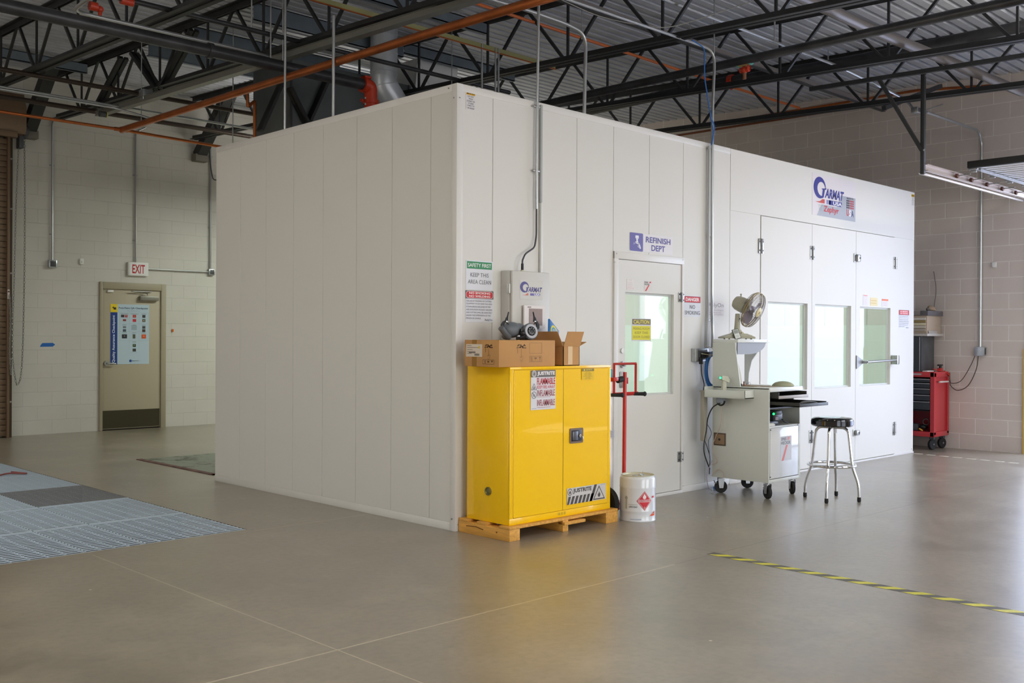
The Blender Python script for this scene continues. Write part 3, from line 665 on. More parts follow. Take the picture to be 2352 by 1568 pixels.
S = Sheet((3.19, Y0, 1.65), FX, FZ, .275, .14, .0008, '#dedad8'); S.text('RelyOn', .138, .098, .05, '#8a888a', w=.255).text('Technologies', .16, .053, .017, '#b9a9ab', w=.21).text('Paint Booth Sales', .13, .030, .010, '#b8a2a4', w=.2).text('Service and Installation', .14, .012, .010, '#b8a2a4', w=.24)
S.thing('company_sticker', 'pale grey lettering sticker partly hidden behind the twin conduits', 'sticker')
# stickers on doors
Yd = -.0068
S = Sheet((1.962, Yd, 1.853), FX, FZ, .098, .092, .0008, '#e6e0dc'); S.text('Wet Paint Log', .049, .082, .006, '#77706c')
for k in range(8): S.rect(.012, .010+k*.008, .08 if k > 1 else .07, .0112+k*.008, '#b5aaa6' if k > 1 else '#d87c76')
S.line([(.088, .006), (.084, .014), (.088, .02)], .002, '#4c4a4a').frame(.004, .004, .094, .089, .001, '#c9c0bc').thing('notice_card', 'small white printed card at the upper left of the narrow door', 'notice')
S = Sheet((2.205, Yd, 1.848), FX, FZ, .118, .09, .0008, '#dcd8d4'); S.text('SPIES', .03, .078, .014, '#55504e', w=.05, bold=.02).text('HECKER', .04, .060, .013, '#55504e', w=.072, bold=.02).poly([(.07, .072), (.09, .072), (.10, .086), (.08, .086)], '#d0383a').poly([(.01, .0), (.03, .0), (.075, .054), (.058, .054)], '#d9463e')
S.thing('brand_sticker', 'little sticker with a red slanted stroke above the narrow door window', 'sticker')
S = Sheet((2.084, .0355, 1.403), FX, FZ, .275, .202, .0012, '#d3d3d8'); S.rect(.008, .148, .267, .196, '#79705a').up().rect(.006, .012, .267, .136, '#e3da3a').text('CAUTION', .137, .172, .034, '#e8dc60', w=.225, bold=.02).up()
for k, t_ in enumerate(('MIXING ROOM', 'KEEP THIS', 'DOOR CLOSED')): S.text(t_, .137, .112-.037*k, .022, '#8e8540', w=.021*len(t_))
S.thing('caution_sign', 'yellow CAUTION mixing room sign on the narrow door window glass', 'sign')
S = Sheet((6.32, Yd, 1.83), FX, FZ, .12, .13, .0008, '#dfd9da'); S.rect(.01, .11, .11, .123, '#e2a09a')
for k in range(5): S.rect(.012, .02+.017*k, .1, .024+.017*k, '#d9cccd')
S.thing('label_sticker', 'white and pale red label, left of three above the rightmost booth window', 'label')
S = Sheet((6.50, Yd, 1.83), FX, FZ, .19, .10, .0008, '#e3d2a4', edge=.02); S.rect(.02, .03, .16, .036, '#cfae62').rect(.02, .06, .16, .066, '#cfae62').thing('label_sticker', 'yellowish round-cornered label, middle of three above the rightmost booth window', 'label')
S = Sheet((6.80, Yd, 1.83), FX, FZ, .17, .095, .0008, '#dfd8d8'); S.rect(.0, .07, .17, .09, '#e2764e')
for k in range(3): S.rect(.02, .012+.018*k, .14, .016+.018*k, '#c2b6b6')
S.thing('label_sticker', 'white label with orange stripe, right of three above the rightmost booth window', 'label')
S = Sheet((7.275, Y0, 1.565), FX, FZ, .285, .235, .001, '#dfe0e6'); S.rect(0, .174, .285, .235, '#6b5a62').up().rect(.006, .178, .279, .231, '#d3444e', r=.02).up().text('NO SMOKING', .143, .2165, .016, '#f4e6e4', w=.215, bold=.03).text('NO WELDING', .143, .1935, .016, '#f4e6e4', w=.215, bold=.03)
for k, t_ in enumerate(('THE USE OF WELDING OR CUTTING', 'EQUIPMENT IN OR NEAR THIS AREA', 'IS DANGEROUS BECAUSE OF FIRE', 'AND EXPLOSION HAZARDS. WELDING', 'AND CUTTING SHALL BE DONE ONLY', 'UNDER THE SUPERVISION OF THE', 'PERSON IN CHARGE.')): S.text(t_, .008+.0044*len(t_), .158-.0215*k, .0125, '#8c8c94', w=.0088*len(t_))
S.text('RelyOn', .235, .016, .020, '#4a4a66', w=.07).thing('no_welding_sign', 'small red and white no smoking sign at the booth right end, past the folding doors', 'sign')
S = Sheet((5.14, -.001, 2.79), FX, FZ, .985, .455, .003, '#e0dadc')
B_ = '#34358c'
S.poly([(.10, .0), (.985, .0), (.985, .27), (.63, .27), (.55, .13), (.2, .13)], mat('silver_print', '#a4a7b0', .4)).up()
garmat(S, .025, .195, .69, B_)
S.poly([(.06, .150), (.16, .158), (.22, .188), (.27, .190), (.27, .143), (.16, .143)], '#c9504a').rect(.31, .142, .40, .190, '#8b8cc0').rect(.37, .140, .66, .192, B_).up().text('USA', .56, .166, .040, '#f1eff2', w=.20, bold=.03)
S.text('The', .185, .095, .055, '#b9c4c6', w=.11).text('Zephyr', .42, .078, .085, '#c8323c', w=.34, bold=.02, shear=.15)
S.text('MADE IN THE', .855, .255, .02, '#55505a', w=.16, bold=.02)
for k in range(5):
    for j in range(4): S.poly([(.765+.036*k, .232-.026*j), (.792+.036*k, .238-.026*j), (.80+.036*k, .220-.026*j), (.775+.036*k, .214-.026*j)], ('#2a2838' if k < 2 else '#b3323c'))
S.text('U', .80, .09, .075, '#cf4a3c', w=.05, bold=.03).text('S', .855, .088, .075, '#eceaf0', w=.05, bold=.03).text('A', .915, .086, .075, '#44447c', w=.06, bold=.03)
S.thing('booth_sign', 'large blue swoosh logo sign high on the booth above the folding doors', 'sign')

# ================================================================ CONTROL BOX
cb = thing('control_box', 'pale grey wall-mounted control cabinet with screen and purple switch strip', 'control box', (.70, 0, 1.15))
Mcb = mat('control_box_grey', '#d0cec8', .4); CBY = -.125; CBC = .62
cx0, cx1, cz0, cz1 = .452, .862, 1.225, 1.940
m = MB(); m.box((cx0, CBY+.03, cz0), (cx1, -.001, cz1), Mcb, .006); m.build('cabinet_body', cb)
m = MB(); m.box((cx0+.003, CBY, cz0+.005), (cx1+.003, CBY+.026, cz1-.003), Mcb, .008); dr = m.build('door', cb)
for z_ in (1.80, 1.36):
    m = MB(); m.box((cx0-.010, CBY+.02, z_-.035), (cx0+.004, CBY+.05, z_+.035), M_white, .003); m.cyl((cx0-.009, CBY+.022, z_-.035), (cx0-.009, CBY+.022, z_+.035), .006, M_steel, 8); m.build('hinge', cb)
wdt = cx1-cx0
S = Sheet((cx0+.25*wdt, CBY-.014, 1.50), FX, FZ, .56*wdt, .175, .014, '#e9e2de'); S.rect(.05, .022, .56*wdt-.03, .152, '#9c8a84').rect(.035, .158, .075, .166, '#8d7f7a').up().rect(.06, .03, .08, .09, '#a4938d'); S.part('display_screen', dr, 'white framed brown-grey touch screen')
S = Sheet((cx0+.12*wdt, CBY-.0015, 1.335), FX, FZ, .78*wdt, .118, .001, '#6a66a2')
sw = .78*wdt
for k in (1, 2, 3): S.rect(sw*k/4-.001, 0, sw*k/4+.001, .118, '#a29fcc'); S.rect(sw*k/4+.02, .098, sw*k/4+.028, .103, '#c9b7dc').rect(sw*k/4+.042, .098, sw*k/4+.05, .103, '#b48cc0')
S.part('switch_plate', dr, 'purple switch plate')
xe = cx0+.12*wdt
def knob(k):
    mm = MB(); xk = xe+sw*(k+.5)/4; mm.cyl((xk, CBY-.001, 1.395), (xk, CBY-.02, 1.395), .019, M_plastic, 20); R_ = Matrix.Rotation(math.radians(40 if k == 1 else -38), 3, 'Y'); mm.box((xk-.006, CBY-.045, 1.373), (xk+.006, CBY-.018, 1.417), M_plastic, .004, R=R_); mm.sphere((xk-.012, CBY-.022, 1.392), .006, mat('white_plastic', '#e4e4e0', .4)); mm.build('selector_switch', dr)
for k in (1, 2, 3): knob(k)
m = MB(); xk = xe+sw*.125; m.cyl((xk, CBY-.001, 1.395), (xk, CBY-.008, 1.395), .040, mat('estop_yellow', '#dcb818', .4), 28); m.cyl((xk, CBY-.008, 1.395), (xk, CBY-.045, 1.395), .015, mat('estop_yellow', '#dcb818', .4)); m.lathe([(0, 0), (.018, 0), (.024, .008), (.024, .016), (.016, .024), (0, .026)], mat('estop_red', '#d83a38', .3, coat=.4), (xk, CBY-.04, 1.395), (0, -1, 0)); m.build('emergency_stop', dr, 'red mushroom stop button on yellow ring')
S = Sheet((cx0+.20*wdt, CBY-.001, 1.72), FX, FZ, .25, .15, .0005, '#d3d1cb'); garmat(S, .0, .055, .245, '#5a568e'); S.poly([(.02, .034), (.06, .037), (.078, .050), (.09, .050), (.09, .032)], '#cf7a68').rect(.11, .032, .22, .050, '#6f6ba8').up().text('USA', .185, .041, .015, '#efeef4', w=.065, bold=.03); S.part('logo', dr, 'purple swoosh logo')
# cord, white channel and conduit above it
conduit([(0.808, -0.030, 3.059), (0.809, -0.030, 2.236), (0.780, -0.040, 2.137), (0.664, -0.050, 2.078), (0.620, -0.065, 2.024), (CBC, -.065, 2.0)], .007, 'cable', 'thin grey cable looping down into the top of the control box', M_dgray, rb=.03, cat='cable')
m = MB(); m.cyl((CBC, -.065, 1.938), (CBC, -.065, 2.0), .011, M_plastic, 12); m.cyl((CBC, -.065, 1.938), (CBC, -.065, 1.950), .016, M_cream, 12); m.solo('cable_gland', 'black cable gland standing on top of the control box', 'cable gland')
conduit([(0.824, -0.030, 4.194), (0.818, -0.030, 3.678), (0.805, -0.030, 2.853), (0.808, -0.030, 2.442)], .011, 'conduit', 'thin vertical conduit running down the booth front above the control box', straps=[(0.807, -0.030, 3.251), (0.805, -0.030, 2.743)])
m = MB(); m.box((.868, -.022, 1.93), (.892, 0, 2.5), M_white, .004); m.box((.864, -.02, 2.5), (.886, 0, BH-.02), mat('channel_shade_grey', '#a9adab', .5), .003); m.solo('cable_channel', 'slim white cable channel up the booth front, its upper length coloured as shade', 'cable channel')  # grey upper box stands for a shadow line, shade put in its colour

# ================================================================ PALLET AND YELLOW CABINET
pl = thing('pallet', 'short pine pallet under the yellow safety cabinet', 'pallet', (.61, -.28, 0))
for x_ in ((.022, .125), (.57, .63), (1.06, 1.20)):
    m = MB(); m.box((x_[0], -.55, 0), (x_[1], -.012, .082), M_wood, .003); m.build('stringer', pl)
for y_ in ((-.55, -.44), (-.31, -.21), (-.115, -.012)):
    m = MB(); m.box((.022, y_[0], .082), (1.20, y_[1], .102), M_wood, .003); m.build('deck_board', pl)
m = MB(); m.box((.57, -.57, .05), (.80, -.50, .072), M_wood, .003); m.build('deck_board', pl)
m = MB(); m.tube([(.0205, -.1, .055), (.0205, -.2, .062), (.0205, -.28, .05)], .003, mat('bark_dark', '#6e4213', .9), 6); m.cyl((.020, -.42, .05), (.024, -.42, .05), .006, mat('bark_dark', '#6e4213', .9), 10); m.build('wood_knot', pl, 'dark crack and knot')
sc = thing('safety_cabinet', 'bright yellow flammables storage cabinet with two doors on a pallet', 'cabinet', (.605, -.29, .103))
X0, X1, YF, YB, Z0, Z1 = .057, 1.152, -.512, -.062, .103, 1.219
My2 = M_yellow
m = MB(); m.box((X0, YF+.014, Z0), (X1, YB, Z1), My2, .004)
# face frame standing around the doors
m.box((X0, YF, Z0), (X1, YF+.014, .15), My2, .002); m.box((X0, YF, Z1-.02), (X1, YF+.014, Z1), My2, .002); m.box((X0, YF, .15), (.094, YF+.014, Z1-.02), My2, .002); m.box((1.118, YF, .15), (X1, YF+.014, Z1-.02), My2, .002)
m.build('cabinet_body', sc)
def cabdoor(xa, xb, lab=None):
    """slightly dished sheet door so that it reflects in waves"""
    mm = MB(); i = mm._mi(My2); nx, nz = 18, 36; g_ = []
    za, zb = .153, Z1-.023
    for a in range(nx+1):
        row = []
        for b in range(nz+1):
            u_, v_ = a/nx, b/nz
            dd = .0026*math.sin(PI*u_)*math.sin(PI*v_)+.0012*math.sin(2*PI*u_+.6)*math.sin(PI*v_)+.0005*math.sin(5*v_+2*u_)
            row.append(mm.bm.verts.new((xa+(xb-xa)*u_, YF-.002-dd, za+(zb-za)*v_)))
        g_.append(row)
    for a in range(nx):
        for b in range(nz): mm.bm.faces.new([g_[a][b], g_[a+1][b], g_[a+1][b+1], g_[a][b+1]]).material_index = i
    mm.prism([(xa, YF-.0015, za), (xb, YF-.0015, za), (xb, YF-.0015, zb), (xa, YF-.0015, zb)], (0, .012, 0), My2)
    return mm.build('door', sc, lab)
dL = cabdoor(.097, .603); dR = cabdoor(.609, 1.115)
m = MB(); m.cyl((.0955, YF-.001, .17), (.0955, YF-.001, 1.18), .003, My2, 8); m.cyl((1.1165, YF-.001, .30), (1.1165, YF-.001, 1.16), .0035, My2, 8); m.build('hinge_pin', sc)
m = MB(); m.box((.603, YF-.001, .155), (.609, YF+.004, 1.19), mat('door_gap_ochre', '#9a7a08', .6)); m.build('door_seal', sc)
yy = YF-.0062
S = Sheet((.258, yy, .908), FX, FZ, .258, .285, .0008, '#dcdadd')
G_ = '#6b6664'; S.rect(0, .235, .258, .285, G_).up().text('JUSTRITE', .157, .259, .034, '#e8e4e2', w=.185, bold=.05).ring(.033, .26, .023, .004, '#e8e4e2').disc(.033, .26, .016, '#b9b4b2').up(); flame(S, .033, .262, .026, G_)
S.text('FLAMMABLE', .158, .205, .048, '#c0303a', w=.19, bold=.015).text('KEEP FIRE AWAY', .157, .163, .024, '#d65a66', w=.19, bold=.005).text('INFLAMABLE', .157, .120, .045, '#a8525a', w=.185, bold=.01).text('MANTENGA ALEJADO DEL FUEGO', .135, .090, .006, '#cf7a84', w=.14).text('INFLAMMABLE', .157, .050, .045, '#a8525a', w=.185, bold=.01).text('TENIR LOIN DES FLAMMES', .135, .016, .006, '#cf7a84', w=.14)
S.line([(.006, .145), (.032, .190), (.058, .145), (.006, .145)], .004, '#7a787a').ring(.032, .107, .026, .004, '#7a787a').line([(.016, .125), (.048, .09)], .004, '#7a787a'); flame(S, .032, .160, .024, '#7a787a'); flame(S, .032, .107, .024, '#9a989a'); S.rect(.006, .008, .055, .011, '#9a989a')
S.part('warning_label', dL, 'white FLAMMABLE warning label in red letters')
S = Sheet((.648, yy, .186), FX, FZ, .442, .122, .0008, '#cfcbc8'); K_ = '#4d4844'
S.ring(.032, .092, .026, .005, K_).text('JUSTRITE', .17, .094, .040, K_, w=.21, bold=.04); flame(S, .032, .092, .03, K_)
for k in range(7):
    x_ = -.008+.043*k; S.poly([(max(0, x_), .0), (x_+.028, 0), (x_+.052, .058), (max(0, x_+.024), .058)], K_)
S.poly([(.252, 0), (.282, 0), (.338, .122), (.308, .122)], K_).poly([(.292, .006), (.432, .004), (.362, .112)], K_).up().poly([(.306, .014), (.418, .013), (.362, .098)], '#cfcbc8').up(); flame(S, .362, .046, .046, K_)
S.text('www.justrite', .405, .115, .006, K_, w=.05)
S.part('warning_label', dR, 'grey striped label with a flame triangle')
S = Sheet((.805, yy, 1.112), FX, FZ, .14, .084, .0006, '#efc311'); S.rect(0, .064, .14, .084, '#8b7a30').up().text('JUSTRITE', .08, .074, .013, '#e9cf5a', w=.075, bold=.04).disc(.028, .074, .007, '#e9cf5a')
for k, w_ in enumerate((.06, .09, .08, .11, .05, .07)): S.text('SAFETY CABINET', .07, .054-.0092*k, .005, '#8a7410', w=w_)
S.part('label', dR, 'small yellow manufacturer label')
hd = MB(); hd.prism([(a+.672, YF-.004, b+.64) for a, b in rrect(0, 0, .148, .112, .012)], (0, -.008, 0), mat('latch_bezel_bronze', '#847468', .35, .6)); hd.box((.689, YF-.0135, .655), (.803, YF-.0115, .737), M_plastic, .002); hd.box((.695, YF-.020, .662), (.755, YF-.013, .730), mat('latch_paddle_grey', '#6a6c72', .3, .7), .004); hd.cyl((.775, YF-.012, .695), (.775, YF-.024, .695), .012, M_chrome, 16); hd.tube([(.778, YF-.026, .694), (.795, YF-.032, .685), (.792, YF-.034, .668), (.780, YF-.03, .672)], .0025, M_chrome, 6); hd.build('door_handle', dR, 'dark recessed paddle latch with key')
m = MB(); m.lathe([(0, .0005), (.012, .003), (.020, .001), (.024, .006), (.030, .006), (.031, 0), (.031, -.004)], mat('vent_brass', '#8f8a5c', .3, .8), (X0-.004, -.296, .325), (-1, 0, 0)); m.build('vent_cap', sc, 'round brass vent cap')
S = Sheet((.55, YF-.0004, .117), FX, FZ, .095, .024, .0004, '#f0c200')
for k in range(3): S.ring(.018+.03*k, .012, .010, .0015, '#8a7410', 12); S.rect(.016+.03*k, .006, .020+.03*k, .018, '#8a7410')
S.part('marking', sc, 'faint row of small pictograms')

# ================================================================ BOXES ON THE CABINET
TZ = 1.2195
bx = thing('cardboard_box', 'long closed cardboard carton lying across the yellow cabinet top', 'box', (.27, -.28, TZ))
bx0, bx1, by0, by1, bz = -.036, .535, -.495, -.135, TZ+.19
m = MB(); m.box((bx0, by0, TZ), (bx1, by1, bz), M_card, .003); m.build('carton', bx)
m = MB(); m.box((bx0-.0008, -.265, TZ+.002), (bx0, -.215, bz), mat('packing_tape', '#9c7136', .3)); m.box((bx0, -.265, bz), (bx1, -.215, bz+.0008), mat('packing_tape', '#9c7136', .3)); m.build('packing_tape', bx)
S = Sheet((bx0-.0006, by1-.018, TZ+.07), (0, -1, 0), FZ, .17, .09, .0006, '#dccfbe')
for k, w_ in enumerate((.05, .12, .06, .09, .05)): S.rect(.01, .078-.014*k, .01+w_, .082-.014*k, '#8f7f72')
S.poly([(.125, .06), (.15, .06), (.1375, .082)], '#e0c43a').text('K-12345', .07, .028, .010, '#4a403a', w=.06) if False else S.poly([(.125, .06), (.15, .06), (.1375, .082)], '#e0c43a').rect(.03, .026, .10, .033, '#5a504a')
for k in range(9): S.rect(.09+.006*k, .008, .0925+.006*k+.002*(k % 2), .022, '#3f3834')
S.part('shipping_label', bx, 'white shipping label')
def tree(S, cx, cy, k, col):
    random.seed(5)
    for _ in range(26):
        a = random.uniform(0, PI); r_ = random.uniform(.1, .5)*k; x_ = cx+math.cos(a)*r_*1.3; y_ = cy+.25*k+math.sin(a)*r_*.75
        S.poly([(x_-.09*k, y_), (x_, y_-.07*k), (x_+.1*k, y_+.01*k), (x_+.02*k, y_+.09*k)], col)
    S.rect(cx-.015*k, cy-.6*k, cx+.015*k, cy+.2*k, col).rect(cx-.52*k, cy-.25*k, cx-.47*k, cy+.2*k, col)
    S.line([(cx-.2*k, cy-.55*k), (cx-.05*k, cy-.65*k), (cx+.15*k, cy-.5*k)], .03*k, col).line([(cx+.25*k, cy-.5*k), (cx+.2*k, cy-.85*k), (cx, cy-1.05*k), (cx-.15*k, cy-.85*k)], .025*k, col)
Kp = '#8a6744'
S = Sheet((bx0-.0004, -.28, TZ), (0, -1, 0), FZ, .20, .18, .0003, None); tree(S, .11, .12, .065, '#5f4224'); S.frame(.05, .02, .165, .05, .0022, '#5f4224').line([(.075, .024), (.075, .046)], .006, '#5f4224'); S.disc(.107, .037, .010, '#5f4224', ry=.006).poly([(.135, .045), (.155, .045), (.145, .030)], '#5f4224'); S.part('print', bx, 'printed tree and handling marks on the end')
S = Sheet((bx0, by0-.0004, TZ), FX, FZ, .7, .19, .0003, None)
L_ = bx1-bx0
tree(S, L_*.385, .115, .075, Kp); S.frame(L_*.53, .095, L_*.755, .17, .0018, Kp).frame(L_*.53, .035, L_*.755, .075, .0022, Kp)
for a in (.605, .68): S.line([(L_*a, .037), (L_*a, .073)], .001, Kp)
S.disc(L_*.64, .060, .014, Kp, ry=.007).line([(L_*.64, .042), (L_*.64, .06)], .002, Kp).poly([(L_*.70, .07), (L_*.735, .07), (L_*.72, .052)], Kp).rect(L_*.717, .04, L_*.721, .055, Kp).rect(L_*.555, .04, L_*.562, .07, Kp).rect(L_*.575, .04, L_*.582, .07, Kp)
S.part('print', bx, 'printed tree and handling marks on the long side')
# open carton behind
ob = thing('cardboard_box', 'upright open cardboard carton with raised flaps beside the long carton', 'box', (.65, -.32, TZ))
qx0, qx1, qy0, qy1, qz = *(.62, .80), -.50, -.20, TZ+.145
Mk = M_card; th = .005
m = MB(); m.box((qx0, qy0, TZ), (qx1, qy1, TZ+th), Mk); m.box((qx0, qy0, TZ), (qx1, qy0+th, qz), Mk); m.box((qx0, qy1-th, TZ), (qx1, qy1, qz), Mk); m.box((qx0, qy0, TZ), (qx0+th, qy1, qz), M_cardin if False else Mk); m.box((qx1-th, qy0, TZ), (qx1, qy1, qz), Mk); m.build('carton', ob)
def flap(pts, nrm):
    MB().prism(pts, Vector(nrm)*.004, Mk).build('flap', ob)
flap([(qx0, qy0, qz), (qx1, qy0, qz), (qx1+.012, qy0-.03, qz+.11), (qx0+.012, qy0-.03, qz+.11)], (0, -1, 0))
flap([(qx0, qy0, qz), (qx0, qy1, qz), (qx0-.03, qy1+.01, qz+.11), (qx0-.03, qy0+.03, qz+.11)], (-1, 0, 0))
flap([(qx0, qy1, qz), (qx1, qy1, qz), (qx1, qy1+.05, qz+.10), (qx0, qy1+.05, qz+.10)], (0, 1, 0))
flap([(qx1, qy0, qz), (qx1, qy1, qz), (qx1+.10, qy1, qz+.03), (qx1+.10, qy0+.02, qz+.03)], (0, 0, 1))
m = MB(); m.box((qx0+.05, qy0-.0012, TZ+.01), (qx0+.10, qy0-.0004, qz), mat('glossy_clear_tape', '#e3c49a', .12, coat=1)); m.build('packing_tape', ob, 'shiny strip of clear tape')
# blue and yellow disc packet sticking out of the open carton
M0 = Matrix.Translation((qx0+.115, -.29, TZ+.205)) @ Matrix.Rotation(math.radians(18), 4, 'Z') @ Matrix.Rotation(math.radians(28), 4, 'Y') @ Matrix.Rotation(math.radians(-12), 4, 'X')
m = MB(M0); m.box((-.10, -.008, -.10), (.10, .008, .12), mat('blue_packet_film', '#1f73bd', .3, coat=.5), .006)
S = Sheet((-.11, -.009, -.09), FX, FZ, .22, .22, .0005, None, mb=m); S.disc(.11, .11, .082, '#e0cf1f').up().disc(.11, .11, .066, '#2f8fb4').up().disc(.11, .11, .055, '#aab6bf').up()
for k in range(12): S.line([(.11+.015*math.cos(k*PI/6), .11+.015*math.sin(k*PI/6)), (.11+.05*math.cos(k*PI/6+.2), .11+.05*math.sin(k*PI/6+.2))], .005, '#7a828c')
m.solo('abrasive_packet', 'blue packet with a yellow ringed disc sticking out of the open carton', 'packet')
# half mask respirator
rs = thing('respirator', 'grey and black respirator mask with curled straps lying on the long carton', 'respirator', (.24, -.25, bz))
RX, RY = .335, -.30
Mr = mat('respirator_grey', '#6c7278', .45); Mrl = mat('respirator_light_ring', '#b9bcc4', .35)
Tm = Matrix.Translation((RX, RY, bz))
m = MB(Tm); m.sphere((-.035, .02, .075), .075, Mr, (1.15, .8, .78)); m.sphere((.02, .01, .095), .05, Mr, (1.1, .8, .6)); m.sphere((-.09, .02, .03), .035, Mr, (1.3, .8, .8)); m.build('face_mask', rs)
m = MB(Tm); m.tube(catm([(-.085, 0, .022), (-.11, -.005, .03), (-.14, -.01, .055), (-.175, -.01, .09)], 5), [.022]*15+[.024], mat('hose_grey', '#5f6264', .5), 14); m.build('hose', rs, 'stubby grey tube')
Mq = Tm @ Matrix.Translation((.075, -.045, .060)) @ Matrix.Rotation(math.radians(-14), 4, 'Z') @ Matrix.Rotation(math.radians(-10), 4, 'X')
m = MB(Mq); ax = (0, -1, 0)
m.lathe([(0, 0), (.058, 0), (.062, .006), (.062, .028), (.056, .034), (0, .034)], Mr, (0, 0, 0), ax); m.lathe([(.036, .0345), (.053, .0345), (.053, .040), (.036, .040), (.036, .0345)], Mrl, (0, 0, 0), ax); m.lathe([(0, .036), (.033, .036), (.028, .042), (.012, .046), (0, .046)], M_plastic, (0, 0, 0), ax)
for k in range(8): a = k*PI/4; m.box((math.cos(a)*.022-.003, -.046, math.sin(a)*.022-.003), (math.cos(a)*.022+.003, -.04, math.sin(a)*.022+.003), Mrl)
m.build('filter_cartridge', rs, 'round filter with a light grey ring')
m = MB(Tm); m.tube(catm([(-.06, -.05, .0 + .012), (-.02, -.07, .02), (.03, -.06, .035), (.07, -.06, .06)], 5), .012, M_plastic, 8); m.tube([(-.03, -.06, .012), (.05, -.05, .012)], .012, M_plastic, 8); m.sphere((.0, -.055, .05), .022, M_plastic); m.sphere((-.03, -.05, .028), .02, M_chrome, (1, .6, .6)); m.sphere((.03, -.06, .02), .016, M_plastic); m.box((-.02, -.062, .055), (.015, -.045, .085), M_plastic, .006); m.build('valve', rs, 'black valve parts')
def strap(sgn):
    mm = MB(Tm); o = (-.055, 0, .10) if sgn < 0 else (.09, -.04, .065); e = (-.11, 0, .125) if sgn < 0 else (.155, -.03, .13)
    mm.tube([o, e], .0035, M_plastic, 8); e = Vector(e); q = -1 if sgn < 0 else 1
    outer = [(0, 0), (-.012, -.022), (-.02, -.04), (-.006, -.046), (.016, -.044)] if False else None
    o2 = [(0.0, .008), (.022, 0), (.036, -.018), (.036, -.038), (.022, -.046), (.0, -.046), (-.018, -.043)]
    i2 = [(-.016, -.041), (0, -.038), (.014, -.034), (.018, -.02), (.008, -.006), (-.008, .0)]
    mm.prism([(e.x+q*a*1.35, e.y, e.z+b*1.35+.01) for a, b in o2+i2], (0, .012, 0), M_plastic)
    mm.prism([(e.x+q*a*1.1, e.y-.004, e.z+b*1.15+.01) for a, b in [(-.012, .0), (.014, .0), (.006, .022), (-.004, .03), (-.016, .062), (-.02, .06), (-.012, .03)]], (0, .008, 0), M_plastic)
    mm.sphere((e.x, e.y-.002, e.z+.01), .009, M_chrome, (1, .6, 1), 10)
    mm.build('strap', rs)
strap(-1); strap(1)

# ================================================================ HAND TRUCK WITH WRAPPED ROLL, PAIL
ht = thing('hand_truck', 'red hand truck leaning between the yellow cabinet and the narrow door', 'hand truck', (1.45, -.3, 0))
Mr_ = M_red
m = MB(); a_ = Vector((1.49, -.40, .02)); 
m.tube([(1.455, -.40, .06), (1.462, -.40, 1.155)], .016, Mr_, 12)
m.build('frame_tube', ht)
m = MB(); m.tube([(1.325, -.40, .97), (1.325, -.40, 1.222), (1.60, -.40, 1.222), (1.60, -.40, .985)], .013, Mr_, 4); m.tube([(1.31, -.40, .978), (1.63, -.40, .978)], .015, Mr_, 4); m.build('handle_frame', ht)
for x_, y_ in ((1.36, -.46), (1.645, -.46)):
    m = MB(); m.tube([(x_-.07, -.40, .975), (x_, y_, .975)], [.013, .016], M_rubber, 12); m.sphere((x_, y_, .975), .020, M_rubber, (1, .6, 1)); m.build('hand_grip', ht, 'dark rubber grip')
m = MB(); m.box((1.30, -.42, 1.085), (1.36, -.38, 1.115), Mr_, .004); m.cyl((1.37, -.40, 1.09), (1.43, -.40, 1.10), .024, M_rubber, 14); m.box((1.475, -.415, 1.06), (1.49, -.385, 1.11), Mr_, .003); m.build('clamp', ht)
m = MB(); m.box((1.19, -.44, .10), (1.44, -.20, .118), Mr_, .004); m.box((1.25, -.40, .05), (1.42, -.36, .10), Mr_, .004); m.tube([(1.20, -.36, .07), (1.46, -.36, .07)], .010, Mr_, 8); m.build('toe_plate', ht)
for x_ in (1.235,):
    m = MB(); m.lathe([(.05, -.022), (.112, -.022), (.126, -.012), (.126, .012), (.112, .022), (.05, .022)], M_rubber, (x_, -.40, .127), (1, .0, 0)); m.lathe([(0, -.018), (.05, -.018), (.05, .018), (0, .018)], Mr_, (x_, -.40, .127), (1, 0, 0)); m.build('wheel', ht, 'black pneumatic wheel')
RLX = 1.385
rl = thing('wrapped_roll', 'tall plastic-wrapped white tube with turquoise top standing behind the yellow cabinet', 'roll', (1.29, -.25, .118))
mw = mat('white_plastic_wrap', '#ebe4dc', .25, coat=.6, bump=.5, bscale=9, stretch=(1, 1, .3))
m = MB(); m.lathe([(0, .12), (.105, .12), (.11, .14), (.112, .4), (.106, .7), (.112, .9), (.108, 1.08), (.10, 1.09), (0, 1.09)], mw, (RLX, -.20, 0)); m.build('tube_body', rl)
m = MB(); m.lathe([(0, 1.09), (.108, 1.09), (.112, 1.10), (.112, 1.165), (.10, 1.175), (0, 1.175)], mat('turquoise_lid', '#19a3b4', .4), (RLX, -.20, 0)); m.build('end_cap', rl, 'turquoise end cap')
m = MB(); m.lathe([(.1135, 1.075), (.1145, 1.08), (.1145, 1.10), (.1135, 1.105)], Mr_, (RLX, -.20, 0)); m.build('strap', rl, 'red strap')
S = Sheet((1.335, -.312, .62), FX, FZ, .10, .06, .0008, '#b8bcc6')
for k in range(4): S.rect(.01, .012+.012*k, .09, .016+.012*k, '#8b90a0')
S.part('label', rl, 'blue-grey printed label')
pc = (1.396, -.589)
pa = thing('paint_pail', 'white steel pail with red diamond flammable label on the floor by the cabinet', 'pail', (*pc, 0))
Mp = mat('pail_white', '#dfe2e6', .22, coat=.5)
m = MB(); m.lathe([(0, .004), (.135, .004), (.141, 0), (.143, .006), (.140, .012), (.141, .075), (.1425, .08), (.141, .085), (.141, .255), (.1425, .262), (.141, .268), (.141, .325), (.136, .342), (.128, .349)], Mp, (*pc, 0), seg=48); m.build('pail_body', pa)
